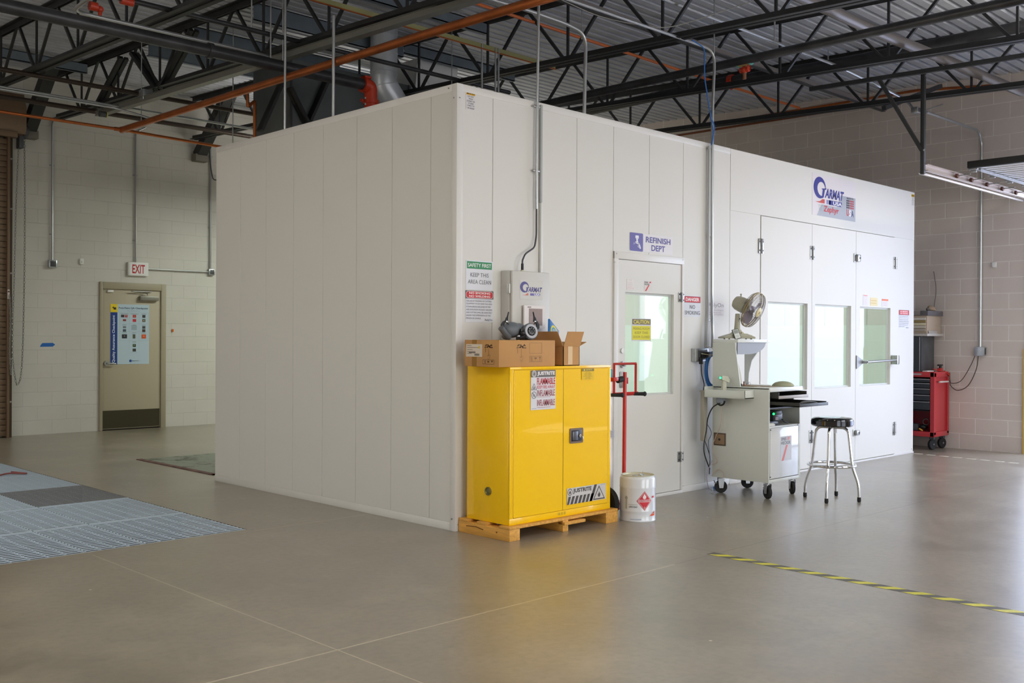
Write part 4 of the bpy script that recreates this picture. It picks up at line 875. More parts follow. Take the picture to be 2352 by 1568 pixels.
m = MB(); m.lathe([(.128, .349), (.132, .353), (.128, .356), (.122, .352), (.118, .343), (0, .343)], mat('pail_lid_cream', '#d4d2b8', .3, .3), (*pc, 0), seg=48); m.build('lid', pa, 'cream metal lid')
m = MB(); m.lathe([(0, .343), (.024, .343), (.026, .350), (.022, .356), (0, .356)], M_steel, (pc[0]-.07, pc[1]-.03, 0)); m.lathe([(0, .343), (.026, .343), (.026, .350), (.02, .353), (0, .352)], M_chrome, (pc[0]+.055, pc[1]+.01, 0)); m.build('bung_cap', pa)
m = MB(); m.tube([(pc[0]+.0, pc[1]-.05, .343), (pc[0]-.002, pc[1]-.05, .385)], .002, M_steel, 6); m.tube(arc((pc[0], pc[1]-.05, .35), .03, 0, PI, 8, (1, 0, 0), (0, .3, .2)), .0025, M_steel, 6); m.build('handle', pa)
# labels wrapped on the pail: curve flat sheets round the drum
def wrap(S, cen, r, a0):
    for v in S.mb.bm.verts:
        t_ = v.co.x/r+a0; rr = r-v.co.y
        v.co = Vector((cen[0]+rr*math.cos(t_), cen[1]+rr*math.sin(t_), v.co.z))
am = math.atan2(-5.5951-pc[1], -4.9051-pc[0])
def densify(S):
    bmesh.ops.triangulate(S.mb.bm, faces=S.mb.bm.faces)
    for _ in range(4):
        es = [e for e in S.mb.bm.edges if e.calc_length() > .012]
        if es: bmesh.ops.subdivide_edges(S.mb.bm, edges=es, cuts=1); bmesh.ops.triangulate(S.mb.bm, faces=S.mb.bm.faces)
S = Sheet((0, 0, 0), FX, FZ, .1, .1, .0006, None); cx_, cy_ = .055, .165; Rr = '#cf2f3c'
S.poly([(cx_-.062, cy_), (cx_, cy_-.075), (cx_+.062, cy_), (cx_, cy_+.075)], Rr).up().line([(cx_-.055, cy_), (cx_, cy_-.067), (cx_+.055, cy_), (cx_, cy_+.067), (cx_-.055, cy_)], .0022, '#efd6d8').rect(cx_-.05, cy_-.010, cx_+.05, cy_+.010, '#e5b0b4').up().text('FLAMMABLE LIQUID', cx_, cy_, .009, '#b02434', w=.092, bold=.02); flame(S, cx_, cy_+.035, .044, '#f2e4e6'); S.text('3', cx_, cy_-.052, .014, '#f2e4e6')
S.text('UN1263', -.035, .118, .014, '#5c5c62', w=.065, bold=.01).rect(-.075, .135, .0, .137, '#8c8c92').rect(-.10, .10, -.085, .20, '#b3b3a4').ring(-.093, .185, .011, .0025, '#45454a', 14); flame(S, -.093, .185, .012, '#45454a')
S.rect(-.06, .02, .03, .024, '#9fb2cc').rect(.125, .185, .15, .20, '#d9545e')
for k in range(8): S.rect(.118, .06+.014*k, .15, .065+.014*k, '#cfd2d8')
S.poly([(.10, .045), (.16, .08), (.16, .045)], '#e2532f')
densify(S); wrap(S, pc, .1418, am+0.0); S.part('label', pa, 'red diamond flammable liquid label')
# ================================================================ WORK CART
wc = thing('work_cart', 'white rolling measuring bench with hood and open black drawers before the booth', 'cart', (3.26, -.49, 0))
ax0, ax1, ay0, ay1 = 3.0, 3.545, -.785, -.19
M_cart = mat('cart_enamel', '#d6d8d0', .4)
m = MB(); m.box((ax0, ay0, .148), (ax0+.018, ay1, .99), M_cart, .003); m.build('side_panel', wc)
m = MB(); m.box((ax1-.018, ay0, .148), (ax1, ay1, .83), M_cart, .003); m.box((ax1-.018, ay0+.06, .83), (ax1, ay1, .99), M_cart); m.build('side_panel', wc)
m = MB(); m.box((ax0+.018, ay1-.015, .148), (ax1-.018, ay1, .99), M_cart); m.build('back_panel', wc)
m = MB(); m.box((ax0+.018, ay0, .148), (ax1-.018, ay1-.015, .175), M_cart, .003); m.build('bottom_panel', wc); m = MB(); m.box((ax0+.018, ay0+.002, .635), (ax1-.018, ay1-.015, .65), M_cart); m.build('shelf', wc); m = MB(); m.box((ax0+.018, ay0+.03, .80), (ax1-.018, ay1-.015, .812), M_dgray); m.build('divider', wc)
m = MB(); m.box((ax0+.02, ay0-.004, .182), (ax1-.045, ay0+.014, .633), mat('cart_door_glossy', '#dcdcda', .15, coat=.5), .003)
cd = m.build('door', wc)
m = MB(); m.box((ax1-.042, ay0-.002, .178), (ax1-.018, ay0+.012, .65), M_cart, .002); m.box((ax1-.046, ay0-.001, .18), (ax1-.042, ay0+.012, .64), M_dgray); m.cyl((ax0+.024, ay0-.008, .20), (ax0+.024, ay0, .20), .005, M_plastic, 8); m.cyl((ax0+.024, ay0-.008, .62), (ax0+.024, ay0, .62), .005, M_plastic, 8); m.build('door_frame', wc)
S = Sheet((ax0+.19, ay0-.0045, .33), FX, FZ, .19, .22, .0004, '#d3d3d6'); S.text('SPIES', .055, .195, .026, '#7b7878', w=.09, bold=.02).text('HECKER', .09, .16, .028, '#7b7878', w=.165, bold=.02).poly([(.11, .182), (.15, .182), (.165, .212), (.125, .212)], '#e2a2a2').poly([(.02, .0), (.055, .0), (.125, .14), (.095, .14)], '#e58580'); S.part('brand_label', cd, 'grey lettered label with a red slanted stroke')
# worktop
m = MB(); m.box((ax0, ay0-.004, .975), (ax1+.035, ay1, .995), M_white, .004); m.box((ax0+.01, ay0-.006, .955), (ax1+.03, ay0+.012, .99), M_white, .003); m.build('worktop', wc)
# hood
m = MB(); m.prism([(ax0, -.19, .995), (ax0, -.49, .995), (ax0, -.428, 1.394), (ax0, -.19, 1.394)], (.012, 0, 0), M_cart); m.build('hood_side', wc)
m = MB(); m.prism([(ax1-.012, -.19, .995), (ax1-.012, -.235, .995), (ax1-.012, -.24, 1.10), (ax1-.012, -.27, 1.22), (ax1-.012, -.38, 1.37), (ax1-.012, -.428, 1.394), (ax1-.012, -.19, 1.394)], (.012, 0, 0), M_white); m.build('hood_side', wc)
m = MB(); m.box((ax0, -.46, 1.395), (ax1, -.19, 1.425), M_white, .003); 
for x_ in (3.02, 3.26, 3.50): m.cyl((x_, -.463, 1.41), (x_, -.458, 1.41), .005, M_steel, 8)
m.build('hood_top', wc)
m = MB()      # rounded diffuser under the hood top
prof = [(ax0+.02, 1.395)]+[(ax0+.02+.50*math.cos(t_) if False else ax0+.20+.295*math.cos(t_), 1.392-.105*math.sin(t_)) for t_ in [PI/2*k/10 for k in range(11)]]+[(ax0+.02, 1.287)]
m.prism([(a, -.445, b) for a, b in prof], (0, .012, 0), mat('diffuser_grey', '#8d9096', .4)); m.box((ax0+.015, -.43, 1.30), (ax0+.25, -.21, 1.34), mat('lamp_housing_lilac', '#b7b2bd', .4), .01); m.build('lamp_housing', wc)
m = MB(); m.box((ax0+.015, -.205, 1.09), (ax0+.24, -.192, 1.36), mat('filter_beige', '#cdb98a', .8, noise=.12, nscale=60)); m.box((ax0+.015, -.206, .996), (ax0+.24, -.192, 1.09), mat('filter_lower_grey', '#a9a294', .7)); m.build('hood_back', wc, 'beige filter mat above a grey strip')
for dx, c_ in ((.0, '#b9c9d6'), (.045, '#b7ae8c')):
    m = MB(); P = [(ax0+.13+dx+.115*math.sin(PI/2*k/8)**1.3, -.3, 1.31-.315*k/8) for k in range(9)]
    for a, b in zip(P, P[1:]): m.prism([(a[0], -.30, a[2]), (a[0]+.03, -.30, a[2]), (b[0]+.03, -.30, b[2]), (b[0], -.30, b[2])], (0, .07, 0), mat('arc_%s' % c_[1:], c_, .35))
    m.build('curved_strip', wc)
# drawers pulled out
dr = M_dgray; Md = mat('drawer_black', '#33332f', .5)
def tray(x0, x1, y0, y1, z0, z1, lab, face=None):
    mm = MB(); t_ = .008; mm.box((x0, y0, z0), (x1, y1, z0+t_), Md); mm.box((x0, y0, z0), (x0+t_, y1, z1), Md); mm.box((x1-t_, y0, z0), (x1, y1, z1), Md); mm.box((x0, y1-t_, z0), (x1, y1, z1), Md)
    mm.box((x0-.004, y0-.006, z0), (x1+.02, y0+.002, z0+.028), face or M_steel, .002); return mm.build('drawer', wc, lab)
tray(3.03, 3.515, -.865, -.25, .897, .955, 'upper black drawer with a pale front edge', mat('drawer_lip_pale', '#aaa29c', .4))
tray(3.03, 3.50, -1.07, -.42, .835, .872, 'lower black drawer pulled far out', M_dgray)
# side tray
m = MB(); tx = 2.852
m.box((tx, -.632, .893), (ax0, -.20, .902), M_cart); m.box((tx, -.632, .893), (tx+.006, -.20, .965), M_cart, .001); m.box((tx, -.632, .893), (ax0+.0, -.626, .968), M_cart, .001); m.box((tx, -.206, .893), (ax0, -.20, .99), M_cart, .001); m.build('side_tray', wc)
m = MB(); m.box((ax0-.004, -.338, .443), (ax0, -.209, .56), mat('access_plate_dark', '#57493a', .5), .002); m.box((ax0-.007, -.326, .455), (ax0-.003, -.221, .548), mat('access_plate_brown', '#8e7458', .5), .002); m.cyl((ax0-.010, -.273, .50), (ax0-.006, -.273, .50), .011, M_plastic, 10); m.build('access_plate', wc, 'small brown plate in a dark frame')
def caster(x, y, rz, par, big=.058, zt=.148, brake=True):
    mm = MB(Matrix.Translation((x, y, 0)) @ Matrix.Rotation(rz, 4, 'Z')); mm.box((-.035, -.035, zt-.006), (.035, .035, zt), M_steel, .001)
    mm.cyl((0, 0, zt-.02), (0, 0, zt-.004), .022, M_galv, 14)
    for s_ in (-1, 1): mm.prism([(-.03, s_*.022, zt-.015), (.03, s_*.022, zt-.015), (.018, s_*.022, big-.012), (-.018+.0, s_*.022, big-.012)], (0, .003*s_, 0), M_galv)
    mm.cyl((0, -.026, big), (0, .026, big), .008, M_steel, 10)
    if brake: mm.box((.03, -.015, big+.03), (.06, .015, big+.038), M_steel, .003); mm.tube([(.05, 0, big+.034), (.065, 0, big+.055)], .005, M_steel, 6)
    c_ = mm.build('caster', par)
    mm = MB(Matrix.Translation((x, y, 0)) @ Matrix.Rotation(rz, 4, 'Z')); mm.lathe([(0, -.012), (.030, -.012), (.032, -.015), (big-.004, -.015), (big, -.011), (big, .011), (big-.004, .015), (.032, .015), (.030, .012), (0, .012)], M_rubber, (0, 0, big), (0, 1, 0)); mm.build('wheel', c_)
caster(3.055, -.25, math.radians(135), wc); caster(3.06, -.74, math.radians(62), wc); caster(3.50, -.25, math.radians(140), wc, brake=False); caster(3.49, -.735, math.radians(48), wc)
# things on / in the cart
m = MB(); M0 = Matrix.Translation((3.33, -.99, .845)); m.M = M0; m.lathe([(.085, 0), (.088, .008), (.07, .022), (.03, .03), (0, .031)], M_plastic, seg=28); m.solo('round_tray', 'flat black round pad lying in the pulled-out lower drawer', 'pad')
m = MB(); m.M = Matrix.Translation((3.38, -.70, .996)); m.lathe([(.095, 0), (.10, .004), (.093, .018), (.07, .034), (.035, .044), (0, .046)], mat('olive_pad', '#a9aa8c', .7), seg=32); m.solo('sanding_pad', 'olive green domed pad at the right side of the cart worktop', 'pad')
m = MB(); m.box((3.03, -.60, .996), (3.33, -.30, .9995), mat('wood_board_thin', '#9a8a70', .6), .001); m.box((3.12, -.74, .996), (3.36, -.62, .9985), mat('wood_board_thin', '#9a8a70', .6)); m.solo('board', 'thin brownish board lying on the cart worktop', 'board')
m = MB(); m.tube([(3.14, -.44, 1.0), (3.135, -.44, 1.02), (3.14, -.44, 1.035)], [.011, .006, .009], mat('copper_brown', '#9a6a58', .4), 10); m.tube(arc((3.19, -.44, 1.025), .022, 0, 2*PI, 16, (1, 0, 0), (0, .3, 1)), .0012, M_plastic, 5); m.tube(catm([(3.17, -.44, 1.004), (3.2, -.46, 1.03), (3.23, -.45, 1.0)], 6), .0012, M_plastic, 5); m.tube([(3.12, -.46, 1.003), (3.17, -.48, 1.003)], .004, mat('copper_brown', '#9a6a58', .4), 6); m.solo('wire_fitting', 'little brown fitting with a loop of thin black wire on the worktop', 'fitting')
m = MB(); m.M = Matrix.Translation((3.072, -.42, 1.0)); m.lathe([(0, 0), (.014, 0), (.014, .03), (.008, .038), (.008, .048), (0, .048)], mat('violet_bottle', '#8b82b0', .3), seg=16); m.solo('small_bottle', 'tiny violet bottle under the cart hood', 'bottle')
m = MB(); m.M = Matrix.Translation((3.05, -.46, 1.0)); m.lathe([(0, 0), (.012, 0), (.014, .012), (.008, .02), (0, .02)], M_plastic, seg=12); m.solo('bottle_cap', 'tiny black cap under the cart hood beside the violet bottle', 'cap')
# hand held gun standing in the side tray
gn = thing('handheld_meter', 'cream handheld meter with a glowing green display in the side tray', 'meter', (2.93, -.36, .902))
Tg = Matrix.Translation((2.93, -.36, .902)) @ Matrix.Rotation(math.radians(-20), 4, 'Z')
m = MB(Tg); m.prism([(-.02, -.012, 0), (-.014, -.012, .155), (.02, -.012, .15), (.024, -.012, .0)], (0, .026, 0), mat('meter_cream', '#c8c8b4', .4)); m.prism([(-.035, -.022, .155), (.045, -.022, .125), (.05, -.022, .155), (.03, -.022, .185), (-.03, -.022, .19), (-.038, -.022, .178)], (0, .044, 0), mat('meter_cream', '#c8c8b4', .4)); m.build('body', gn)
S = Sheet(Tg @ Vector((-.037, .018, .158)), Tg.to_3x3() @ Vector((0, -1, 0)), FZ, .036, .026, .001, '#2c8a58'); S.rect(.003, .003, .033, .023, mat('display_green', '#38f09a', emit=2.2)).up().text('2.1', .018, .013, .015, '#c8ffe2', w=.020); S.part('display', gn, 'glowing green display')
m = MB(Tg); m.prism([(.021, -.004, .03), (.028, -.004, .03), (.026, -.004, .10), (.019, -.004, .125)], (0, .010, 0), M_dgray); m.build('trigger', gn)
# black battery device in the niche
bd = thing('battery_charger', 'black device with a green light on the open shelf of the cart', 'charger', (3.15, -.62, .65))
m = MB(); m.box((3.05, -.74, .65), (3.24, -.50, .69), M_plastic, .01); m.box((3.12, -.76, .69), (3.28, -.60, .765), M_plastic, .014); m.box((3.15, -.77, .745), (3.25, -.64, .782), M_dgray, .01); m.sphere((3.265, -.70, .74), .035, M_plastic, (1, 1, 1)); m.tube(catm([(3.27, -.76, .70), (3.33, -.75, .672), (3.40, -.74, .660)], 5), .006, M_plastic, 6); m.build('body', bd)
m = MB(); m.sphere((3.118, -.762, .757), .010, mat('led_green', '#1dff62', emit=5), seg=12); m.build('led', bd, 'green light')
S = Sheet((3.15, -.7612, .70), FX, FZ, .05, .025, .0006, '#9a8b8c'); S.rect(.006, .01, .044, .014, '#5a4f50'); S.part('label', bd)
m = MB(); m.box((3.03, -.77, .6505), (3.13, -.66, .668), mat('paper_white', '#e6e2d8', .7), .002); m.box((3.04, -.765, .669), (3.12, -.68, .675), mat('paper_white', '#e6e2d8', .7), .001); m.solo('paper_pack', 'small white pack of paper in front of the black device on the shelf', 'paper')
# ---- fan
FNX, FNY = 3.19, -.33
fan = thing('desk_fan', 'cream desk fan tilted downward on top of the cart hood', 'fan', (FNX, FNY, 1.425))
Mf = mat('fan_beige', '#b3b09a', .4); Mfg = mat('fan_guard_tan', '#a08f66', .35, .4)
nrm = Vector((.124, -.905, -.41)).normalized()
Tb = Matrix.Translation((FNX, FNY, 1.425)) @ Matrix.Rotation(math.radians(-38), 4, 'Z')
m = MB(Tb); m.box((-.155, -.10, .006), (.145, .10, .022), Mf, .008); m.prism([(-.15, -.095, .022), (.14, -.095, .022), (.06, -.095, .052), (-.05, -.095, .052)], (0, .19, 0), Mf); m.lathe([(.085, .03), (.065, .055), (.042, .075), (.036, .09)], Mf, (.0, 0, 0), seg=28)
for q_ in (-.02, .02, .06): m.box((.05+q_-.012, -.07, .045-q_*.3), (.05+q_+.012, -.05, .058-q_*.3), M_cream, .003)
m.M = Tb
for x_, y_ in ((-.1, .07), (-.1, -.07), (.11, .07), (.11, -.07)): m.cyl((x_, y_, 0), (x_, y_, .008), .008, M_rubber, 10)
m.build('base', fan)
hub = Vector((3.318, -.415, 1.700)); mot = hub-nrm*.15+Vector((-.02, 0, 0))
m = MB(); m.tube([(FNX, FNY, 1.48), (FNX+.0, FNY+.0, 1.56), (FNX+.02, FNY+.01, 1.66)], [.034, .026, .022], Mf, 16); m.cyl((FNX+.005, FNY-.03, 1.615), (FNX+.005, FNY-.02, 1.615), .005, M_plastic, 8); m.build('neck', fan)
m = MB(); m.lathe([(0, -.085), (.03, -.083), (.055, -.07), (.068, -.04), (.072, 0), (.072, .05), (.05, .065), (0, .07)], Mf, hub-nrm*.125, nrm, seg=28); m.tube([hub-nrm*.13+Vector((0, 0, .07)), hub-nrm*.13+Vector((0, 0, .09))], .006, Mf, 8); m.sphere(hub-nrm*.13+Vector((0, 0, .093)), .009, Mf); m.build('motor_housing', fan)
q = Vector((0, 0, 1)).rotation_difference(nrm).to_matrix(); Rg = .168
def gp(r, h, a): return hub+q @ Vector((r*math.cos(a), r*math.sin(a), h))
m = MB(); 
for h, r_ in ((.0, .006),): m.tube([gp(Rg, h-.012, 2*PI*k/48) for k in range(48)], .0055, Mfg, 6, closed=True); m.tube([gp(Rg+.002, h+.006, 2*PI*k/48) for k in range(48)], .0045, Mfg, 6, closed=True)
m.tube([gp(Rg-.005, .03, 2*PI*k/48) for k in range(48)], .002, Mfg, 5, closed=True)
m.box(gp(Rg, 0, 0)-Vector((.006, .006, .01)), gp(Rg, 0, 0)+Vector((.006, .006, .006)), Mfg) if False else None
m.build('guard_rim', fan)
Mw = mat('guard_wire', '#8f8a86', .3, .6)
m = MB()
for k in range(72):
    a = 2*PI*k/72; m.tube([gp(Rg, .006, a), gp(Rg-.006, .03, a), gp(.12, .052, a), gp(.045, .062, a+.12)], .0009, Mw, 4)
for r_, h in ((.14, .046), (.10, .056)): m.tube([gp(r_, h, 2*PI*k/40) for k in range(40)], .0012, Mw, 4, closed=True)
m.build('front_guard', fan)
m = MB()
for k in range(48):
    a = 2*PI*k/48; m.tube([gp(Rg, -.012, a), gp(Rg-.02, -.045, a), gp(.10, -.062, a), gp(.06, -.066, a)], .0011, Mw, 4)
m.build('rear_guard', fan)
m = MB(); m.lathe([(0, .0), (.046, .0), (.048, .006), (.04, .012), (0, .014)], mat('fan_cap_cream', '#dccfa0', .4), hub+nrm*.058, nrm); m.lathe([(0, 0), (.014, 0), (.012, .004), (0, .004)], mat('fan_cap_logo', '#b8a878', .4), hub+nrm*.071, nrm); m.build('guard_cap', fan, 'cream cap')
m = MB(); Mbl = mat('fan_blade_smoke', '#8d8492', .25)
for k in range(3):
    a0 = 2*PI*k/3+.4; i = m._mi(Mbl); G = []
    for s_ in range(7):
        r_ = .03+.115*s_/6; G.append([m.bm.verts.new(gp(r_, -.012+.024*(t_/5-.5)*2*.9, a0+(t_/5-.5)*(.5+1.1*math.sin(PI*min(1, .25+s_/8))))) for t_ in range(6)])
    for A, B in zip(G, G[1:]):
        for t_ in range(5): m.bm.faces.new([A[t_], A[t_+1], B[t_+1], B[t_]]).material_index = i
m.lathe([(0, -.02), (.032, -.02), (.034, .01), (.02, .022), (0, .024)], Mbl, hub-nrm*.005, nrm); m.build('fan_blades', fan)
# small framed thing in front of the fan
pf = thing('card_stand', 'small leaning dark framed card stand in front of the fan base', 'card stand', (3.12, -.40, 1.425))
Tp = Matrix.Translation((3.085, -.41, 1.427)) @ Matrix.Rotation(math.radians(-30), 4, 'Z') @ Matrix.Rotation(math.radians(-14), 4, 'Y') @ Matrix.Rotation(math.radians(-16), 4, 'X')
m = MB(Tp); m.box((-.03, 0, 0), (.035, .012, .098), mat('frame_olive', '#4e5248', .5), .003); m.build('frame', pf)
S = Sheet(Tp @ Vector((-.024, -.0006, .006)), Tp.to_3x3() @ Vector((1, 0, 0)), Tp.to_3x3() @ Vector((0, 0, 1)), .053, .086, .0006, '#c7ccc8'); S.rect(.006, .05, .047, .08, '#9aa09c').rect(.004, .004, .049, .044, '#e8ece8').up(); 
for k in range(3): S.rect(.01, .012+.009*k, .04, .015+.009*k, '#a8aeaa')
S.part('card', pf)
# ---- power by the cart
wallbox((3.03, -.028, 1.275), (.215, .056, .125), M_galv, 'outlet_box', 'grey metal power outlet box at the foot of the twin conduits', 'box')
m = MB(); m.box((2.99, -.085, 1.245), (3.05, -.045, 1.30), M_plastic, .008); m.box((3.03, -.10, 1.25), (3.11, -.05, 1.305), M_plastic, .006); m.box((2.965, -.085, 1.19), (3.0, -.057, 1.255), M_plastic, .006); m.tube(bend([(2.98, -.075, 1.20), (2.98, -.08, 1.10), (3.0, -.10, 1.0), (2.96, -.11, .92)], .03), .005, M_plastic, 8); m.solo('power_plug', 'black plugs with a cord in the outlet box left of the cart', 'plug')
m = MB(); m.tube(catm([(2.96, -.09, 1.29), (3.04, -.10, 1.28), (3.10, -.12, 1.275)], 5), .003, M_cream, 6); m.solo('cable', 'short cream cable from the outlet box to the cart', 'cable')
m = MB(); m.tube(catm([(3.03, -.07, 1.335), (3.06, -.12, 1.35), (3.10, -.14, 1.31), (3.05, -.16, 1.285)], 6), .002, M_plastic, 6); m.solo('cable', 'thin loop of dark wire above the outlet box', 'cable')
c0 = Vector((3.14, -.085, 1.13))
m = MB()
for k in range(7):
    m.tube([c0+Vector((math.cos(t_)*(.085+.005*k), .006*(k % 3)-.01, math.sin(t_)*(.135+.007*k))) for t_ in [2*PI*j/36 for j in range(36)]], .005, M_blue, 7, closed=True)
m.solo('air_hose', 'coiled blue air hose hanging on the booth behind the cart', 'hose')
m = MB(); m.box((2.905, -.16, .48), (2.965, -.12, .94), mat('strip_grey', '#a9a494', .45), .006); m.box((2.90, -.165, .935), (2.97, -.115, .95), mat('strip_grey', '#a9a494', .45), .003); m.solo('cable_duct', 'upright grey-beige cable duct behind the left edge of the cart', 'cable duct')
m = MB(); m.box((2.90, -.36, .84), (2.97, -.29, .893), mat('adapter_grey', '#8b929c', .4), .012); m.tube(arc((2.935, -.325, .862), .042, PI, 2*PI, 10, (0, 1, 0), (0, 0, 1)), .008, M_plastic, 8); m.solo('power_adapter', 'grey adapter strapped under the side tray of the cart', 'adapter')
def wire(pts, r, m_, label, sub=6): MB().tube(catm(pts, sub), r, m_, 7).solo('cable', label, 'cable')
wire([(2.91, -.34, .84), (2.90, -.26, .81), (2.91, -.19, .72), (2.93, -.15, .6), (2.93, -.16, .45), (2.90, -.2, .32), (2.93, -.22, .22), (2.99, -.20, .13)] if False else [(2.91, -.34, .845), (2.89, -.27, .80), (2.885, -.22, .70), (2.89, -.20, .58), (2.87, -.19, .46), (2.88, -.19, .36), (2.97, -.185, .22)], .006, M_plastic, 'thick black cord sagging from the side tray down the back of the cart')
wire([(2.92, -.14, .48), (2.94, -.16, .40), (2.98, -.17, .30), (2.96, -.17, .22), (3.0, -.17, .12), (3.0, -.16, .0)] if False else [(2.93, -.15, .50), (2.95, -.17, .42), (2.985, -.175, .33), (2.98, -.175, .24), (2.985, -.17, .17)], .004, M_plastic, 'thin black cord hanging close to the rear edge of the cart')
wire([(2.95, -.15, .66), (2.985, -.19, .56), (2.955, -.18, .48), (2.965, -.18, .40), (2.98, -.18, .30)], .0032, M_dgray, 'dark grey looping cord behind the cart above the access plate')
wire([(2.935, -.325, .82), (2.94, -.33, .72), (2.95, -.31, .62), (2.98, -.24, .52), (2.985, -.2, .40), (2.98, -.26, .30), (2.98, -.20, .26)], .003, mat('pinkish_cord', '#bda394', .5), 'pinkish beige cord hanging from the adapter across the cart side')
wire([(2.985, -.2, .30), (2.92, -.19, .18), (2.94, -.19, .06), (3.0, -.19, .02), (3.05, -.15, .01)], .0035, mat('lilac_cord', '#9f93a0', .5), 'lilac grey cord drooping to the floor behind the cart wheel')
wire([(2.98, -.2, .16), (2.985, -.26, .22), (2.985, -.32, .20), (2.985, -.33, .15)], .003, mat('pinkish_cord', '#bda394', .5), 'small pinkish loop of cord low on the cart side')
m = MB(); m.tube(catm([(3.16, -.10, .012), (3.26, -.14, .012), (3.32, -.10, .012), (3.26, -.06, .012), (3.18, -.09, .02), (3.28, -.12, .022)], 6), .008, M_blue, 7); m.solo('air_hose', 'end of blue hose lying on the floor under the cart', 'hose')

# ================================================================ STOOL
st = thing('bar_stool', 'round chrome swivel stool with a glossy black seat right of the cart', 'stool', (3.444, -1.155, 0))
cx_, cy_ = 3.444, -1.155; Mch = M_chrome; Mse = mat('seat_black_vinyl', '#171717', .12, coat=.6)
m = MB(); m.lathe([(0, .655), (.165, .655), (.177, .662), (.180, .68), (.180, .705), (.176, .722), (.16, .732), (.11, .738), (0, .739)], Mse, (cx_, cy_, 0), seg=56); sea = m.build('seat', st)
m = MB(); m.lathe([(.1805, .668), (.1825, .67), (.1825, .708), (.1805, .71)], mat('seat_band_chrome', '#55555a', .06, 1), (cx_, cy_, 0), seg=56); m.build('seat_band', sea, 'mirror-like dark band')
for a in (101.4, 197.7, 18.5, 281.5):
    a = math.radians(a); d_ = Vector((math.cos(a), math.sin(a), 0)); c_ = Vector((cx_, cy_, 0))
    P = [c_+d_*.02+Vector((0, 0, .645)), c_+d_*.14+Vector((0, 0, .645)), c_+d_*.162+Vector((0, 0, .45)), c_+d_*.178+Vector((0, 0, .31)), c_+d_*.236+Vector((0, 0, .15)), c_+d_*.240+Vector((0, 0, .02))]
    m = MB(); m.tube(bend(P, .06, 6), .0125, Mch, 14); lg = m.build('leg', st)
    m = MB(); e_ = c_+d_*.240; m.tube([e_+Vector((0, 0, .0)), e_+Vector((0, 0, .012)), e_+Vector((0, 0, .042))], [.013, .017, .016], M_rubber, 14); m.build('rubber_foot', lg)
m = MB(); m.tube([(cx_+.205*math.cos(2*PI*k/56), cy_+.205*math.sin(2*PI*k/56), .312) for k in range(56)], .0115, Mch, 12, closed=True); m.build('footrest_ring', st)
m = MB(); m.box((cx_+.08, cy_+.02, .585), (cx_+.125, cy_+.024, .645), mat('paper_tag', '#bcb6b0', .7)); m.build('tag', st, 'small hanging paper tag')

# ================================================================ TOOL CHEST CORNER
tc = thing('tool_chest', 'red rolling tool chest with dark drawers against the right wall', 'tool chest', (8.385, .26, 0))
Mrc = mat('tool_chest_red', '#b83238', .35, coat=.3); hx0, hx1, hy0, hy1 = 8.15, 8.62, -.075, .62
m = MB(); m.box((hx0, hy0, .17), (hx0+.02, hy0+.05, 1.01), Mrc); m.box((hx0, hy1-.05, .17), (hx0+.02, hy1, 1.01), Mrc); m.box((hx0, hy0, .945), (hx1, hy1, 1.015), Mrc, .008); m.box((hx0, hy0, .17), (hx1, hy1, .235), Mrc, .006); m.box((hx0+.02, hy0, .20), (hx0+.06, hy0+.02, 1.0), Mrc); m.box((hx1-.05, hy0, .20), (hx1, hy0+.02, 1.0), Mrc); m.box((hx0+.05, hy0+.02, .2), (hx1, hy0+.03, 1.0), Mrc); m.box((hx0+.02, hy1-.02, .2), (hx1, hy1, 1.0), Mrc); m.box((hx1-.01, hy0+.02, .2), (hx1, hy1, 1.0), Mrc); m.box((hx0+.03, hy0+.03, .50), (hx1-.01, hy1-.02, .51), M_plastic); m.build('chest_body', tc)
for z0_, z1_ in ((.880, .925), (.805, .870), (.725, .798), (.640, .716), (.520, .630)):
    m = MB(); m.box((hx0-.002, hy0+.055, z0_), (hx0+.3, hy1-.055, z1_), mat('drawer_navy_black', '#30343a', .35), .003); dd = m.build('drawer', tc)
    m = MB(); m.box((hx0-.012, hy0+.055, z1_-.014), (hx0-.001, hy1-.055, z1_-.001), M_steel, .003); m.build('pull_strip', dd)
S = Sheet((hx0-.001, .22, .97), (0, -1, 0), FZ, .13, .024, .001, '#9a8888'); S.text('TOOLS', .065, .012, .012, '#c9b8b8', w=.08) if False else S.rect(.012, .008, .118, .016, '#c9bcbc'); S.part('badge', tc)
m = MB(); m.tube([(hx0+.09, hy0-.03, .885), (hx0+.36, hy0-.03, .885)], .012, mat('handle_pale', '#d2bdb4', .4), 10); m.box((hx0+.10, hy0-.03, .878), (hx0+.115, hy0, .892), M_steel); m.box((hx0+.335, hy0-.03, .878), (hx0+.35, hy0, .892), M_steel); m.build('side_handle', tc, 'pale side handle')
for x_, y_ in ((hx0+.09, hy0+.06), (hx1-.08, hy0+.06), (hx0+.09, hy1-.07), (hx1-.08, hy1-.07)):
    m = MB(); m.box((x_-.03, y_-.03, .135), (x_+.03, y_+.03, .17), M_dgray); m.lathe([(0, -.016), (.03, -.020), (.062, -.022), (.070, -.014), (.070, .014), (.062, .022), (.03, .020), (0, .016)], M_rubber, (x_, y_, .070), (.25, 1, 0)); m.lathe([(0, -.028), (.012, -.028), (.014, -.02)], M_steel, (x_, y_, .07), (.25, 1, 0)); m.build('wheel', tc)
m = MB(); m.sphere((8.25, .1, .29), .05, M_plastic, (1, 1, .8)); m.box((8.2, .16, .236), (8.3, .4, .33), M_dgray, .02); m.tube(arc((8.2, .05, .36), .04, 0, 2*PI, 14, (0, 1, 0), (0, 0, 1)), .006, M_dgray, 6); m.solo('power_tools', 'dark jumble of tool cases on the open bottom shelf of the tool chest', 'tool')
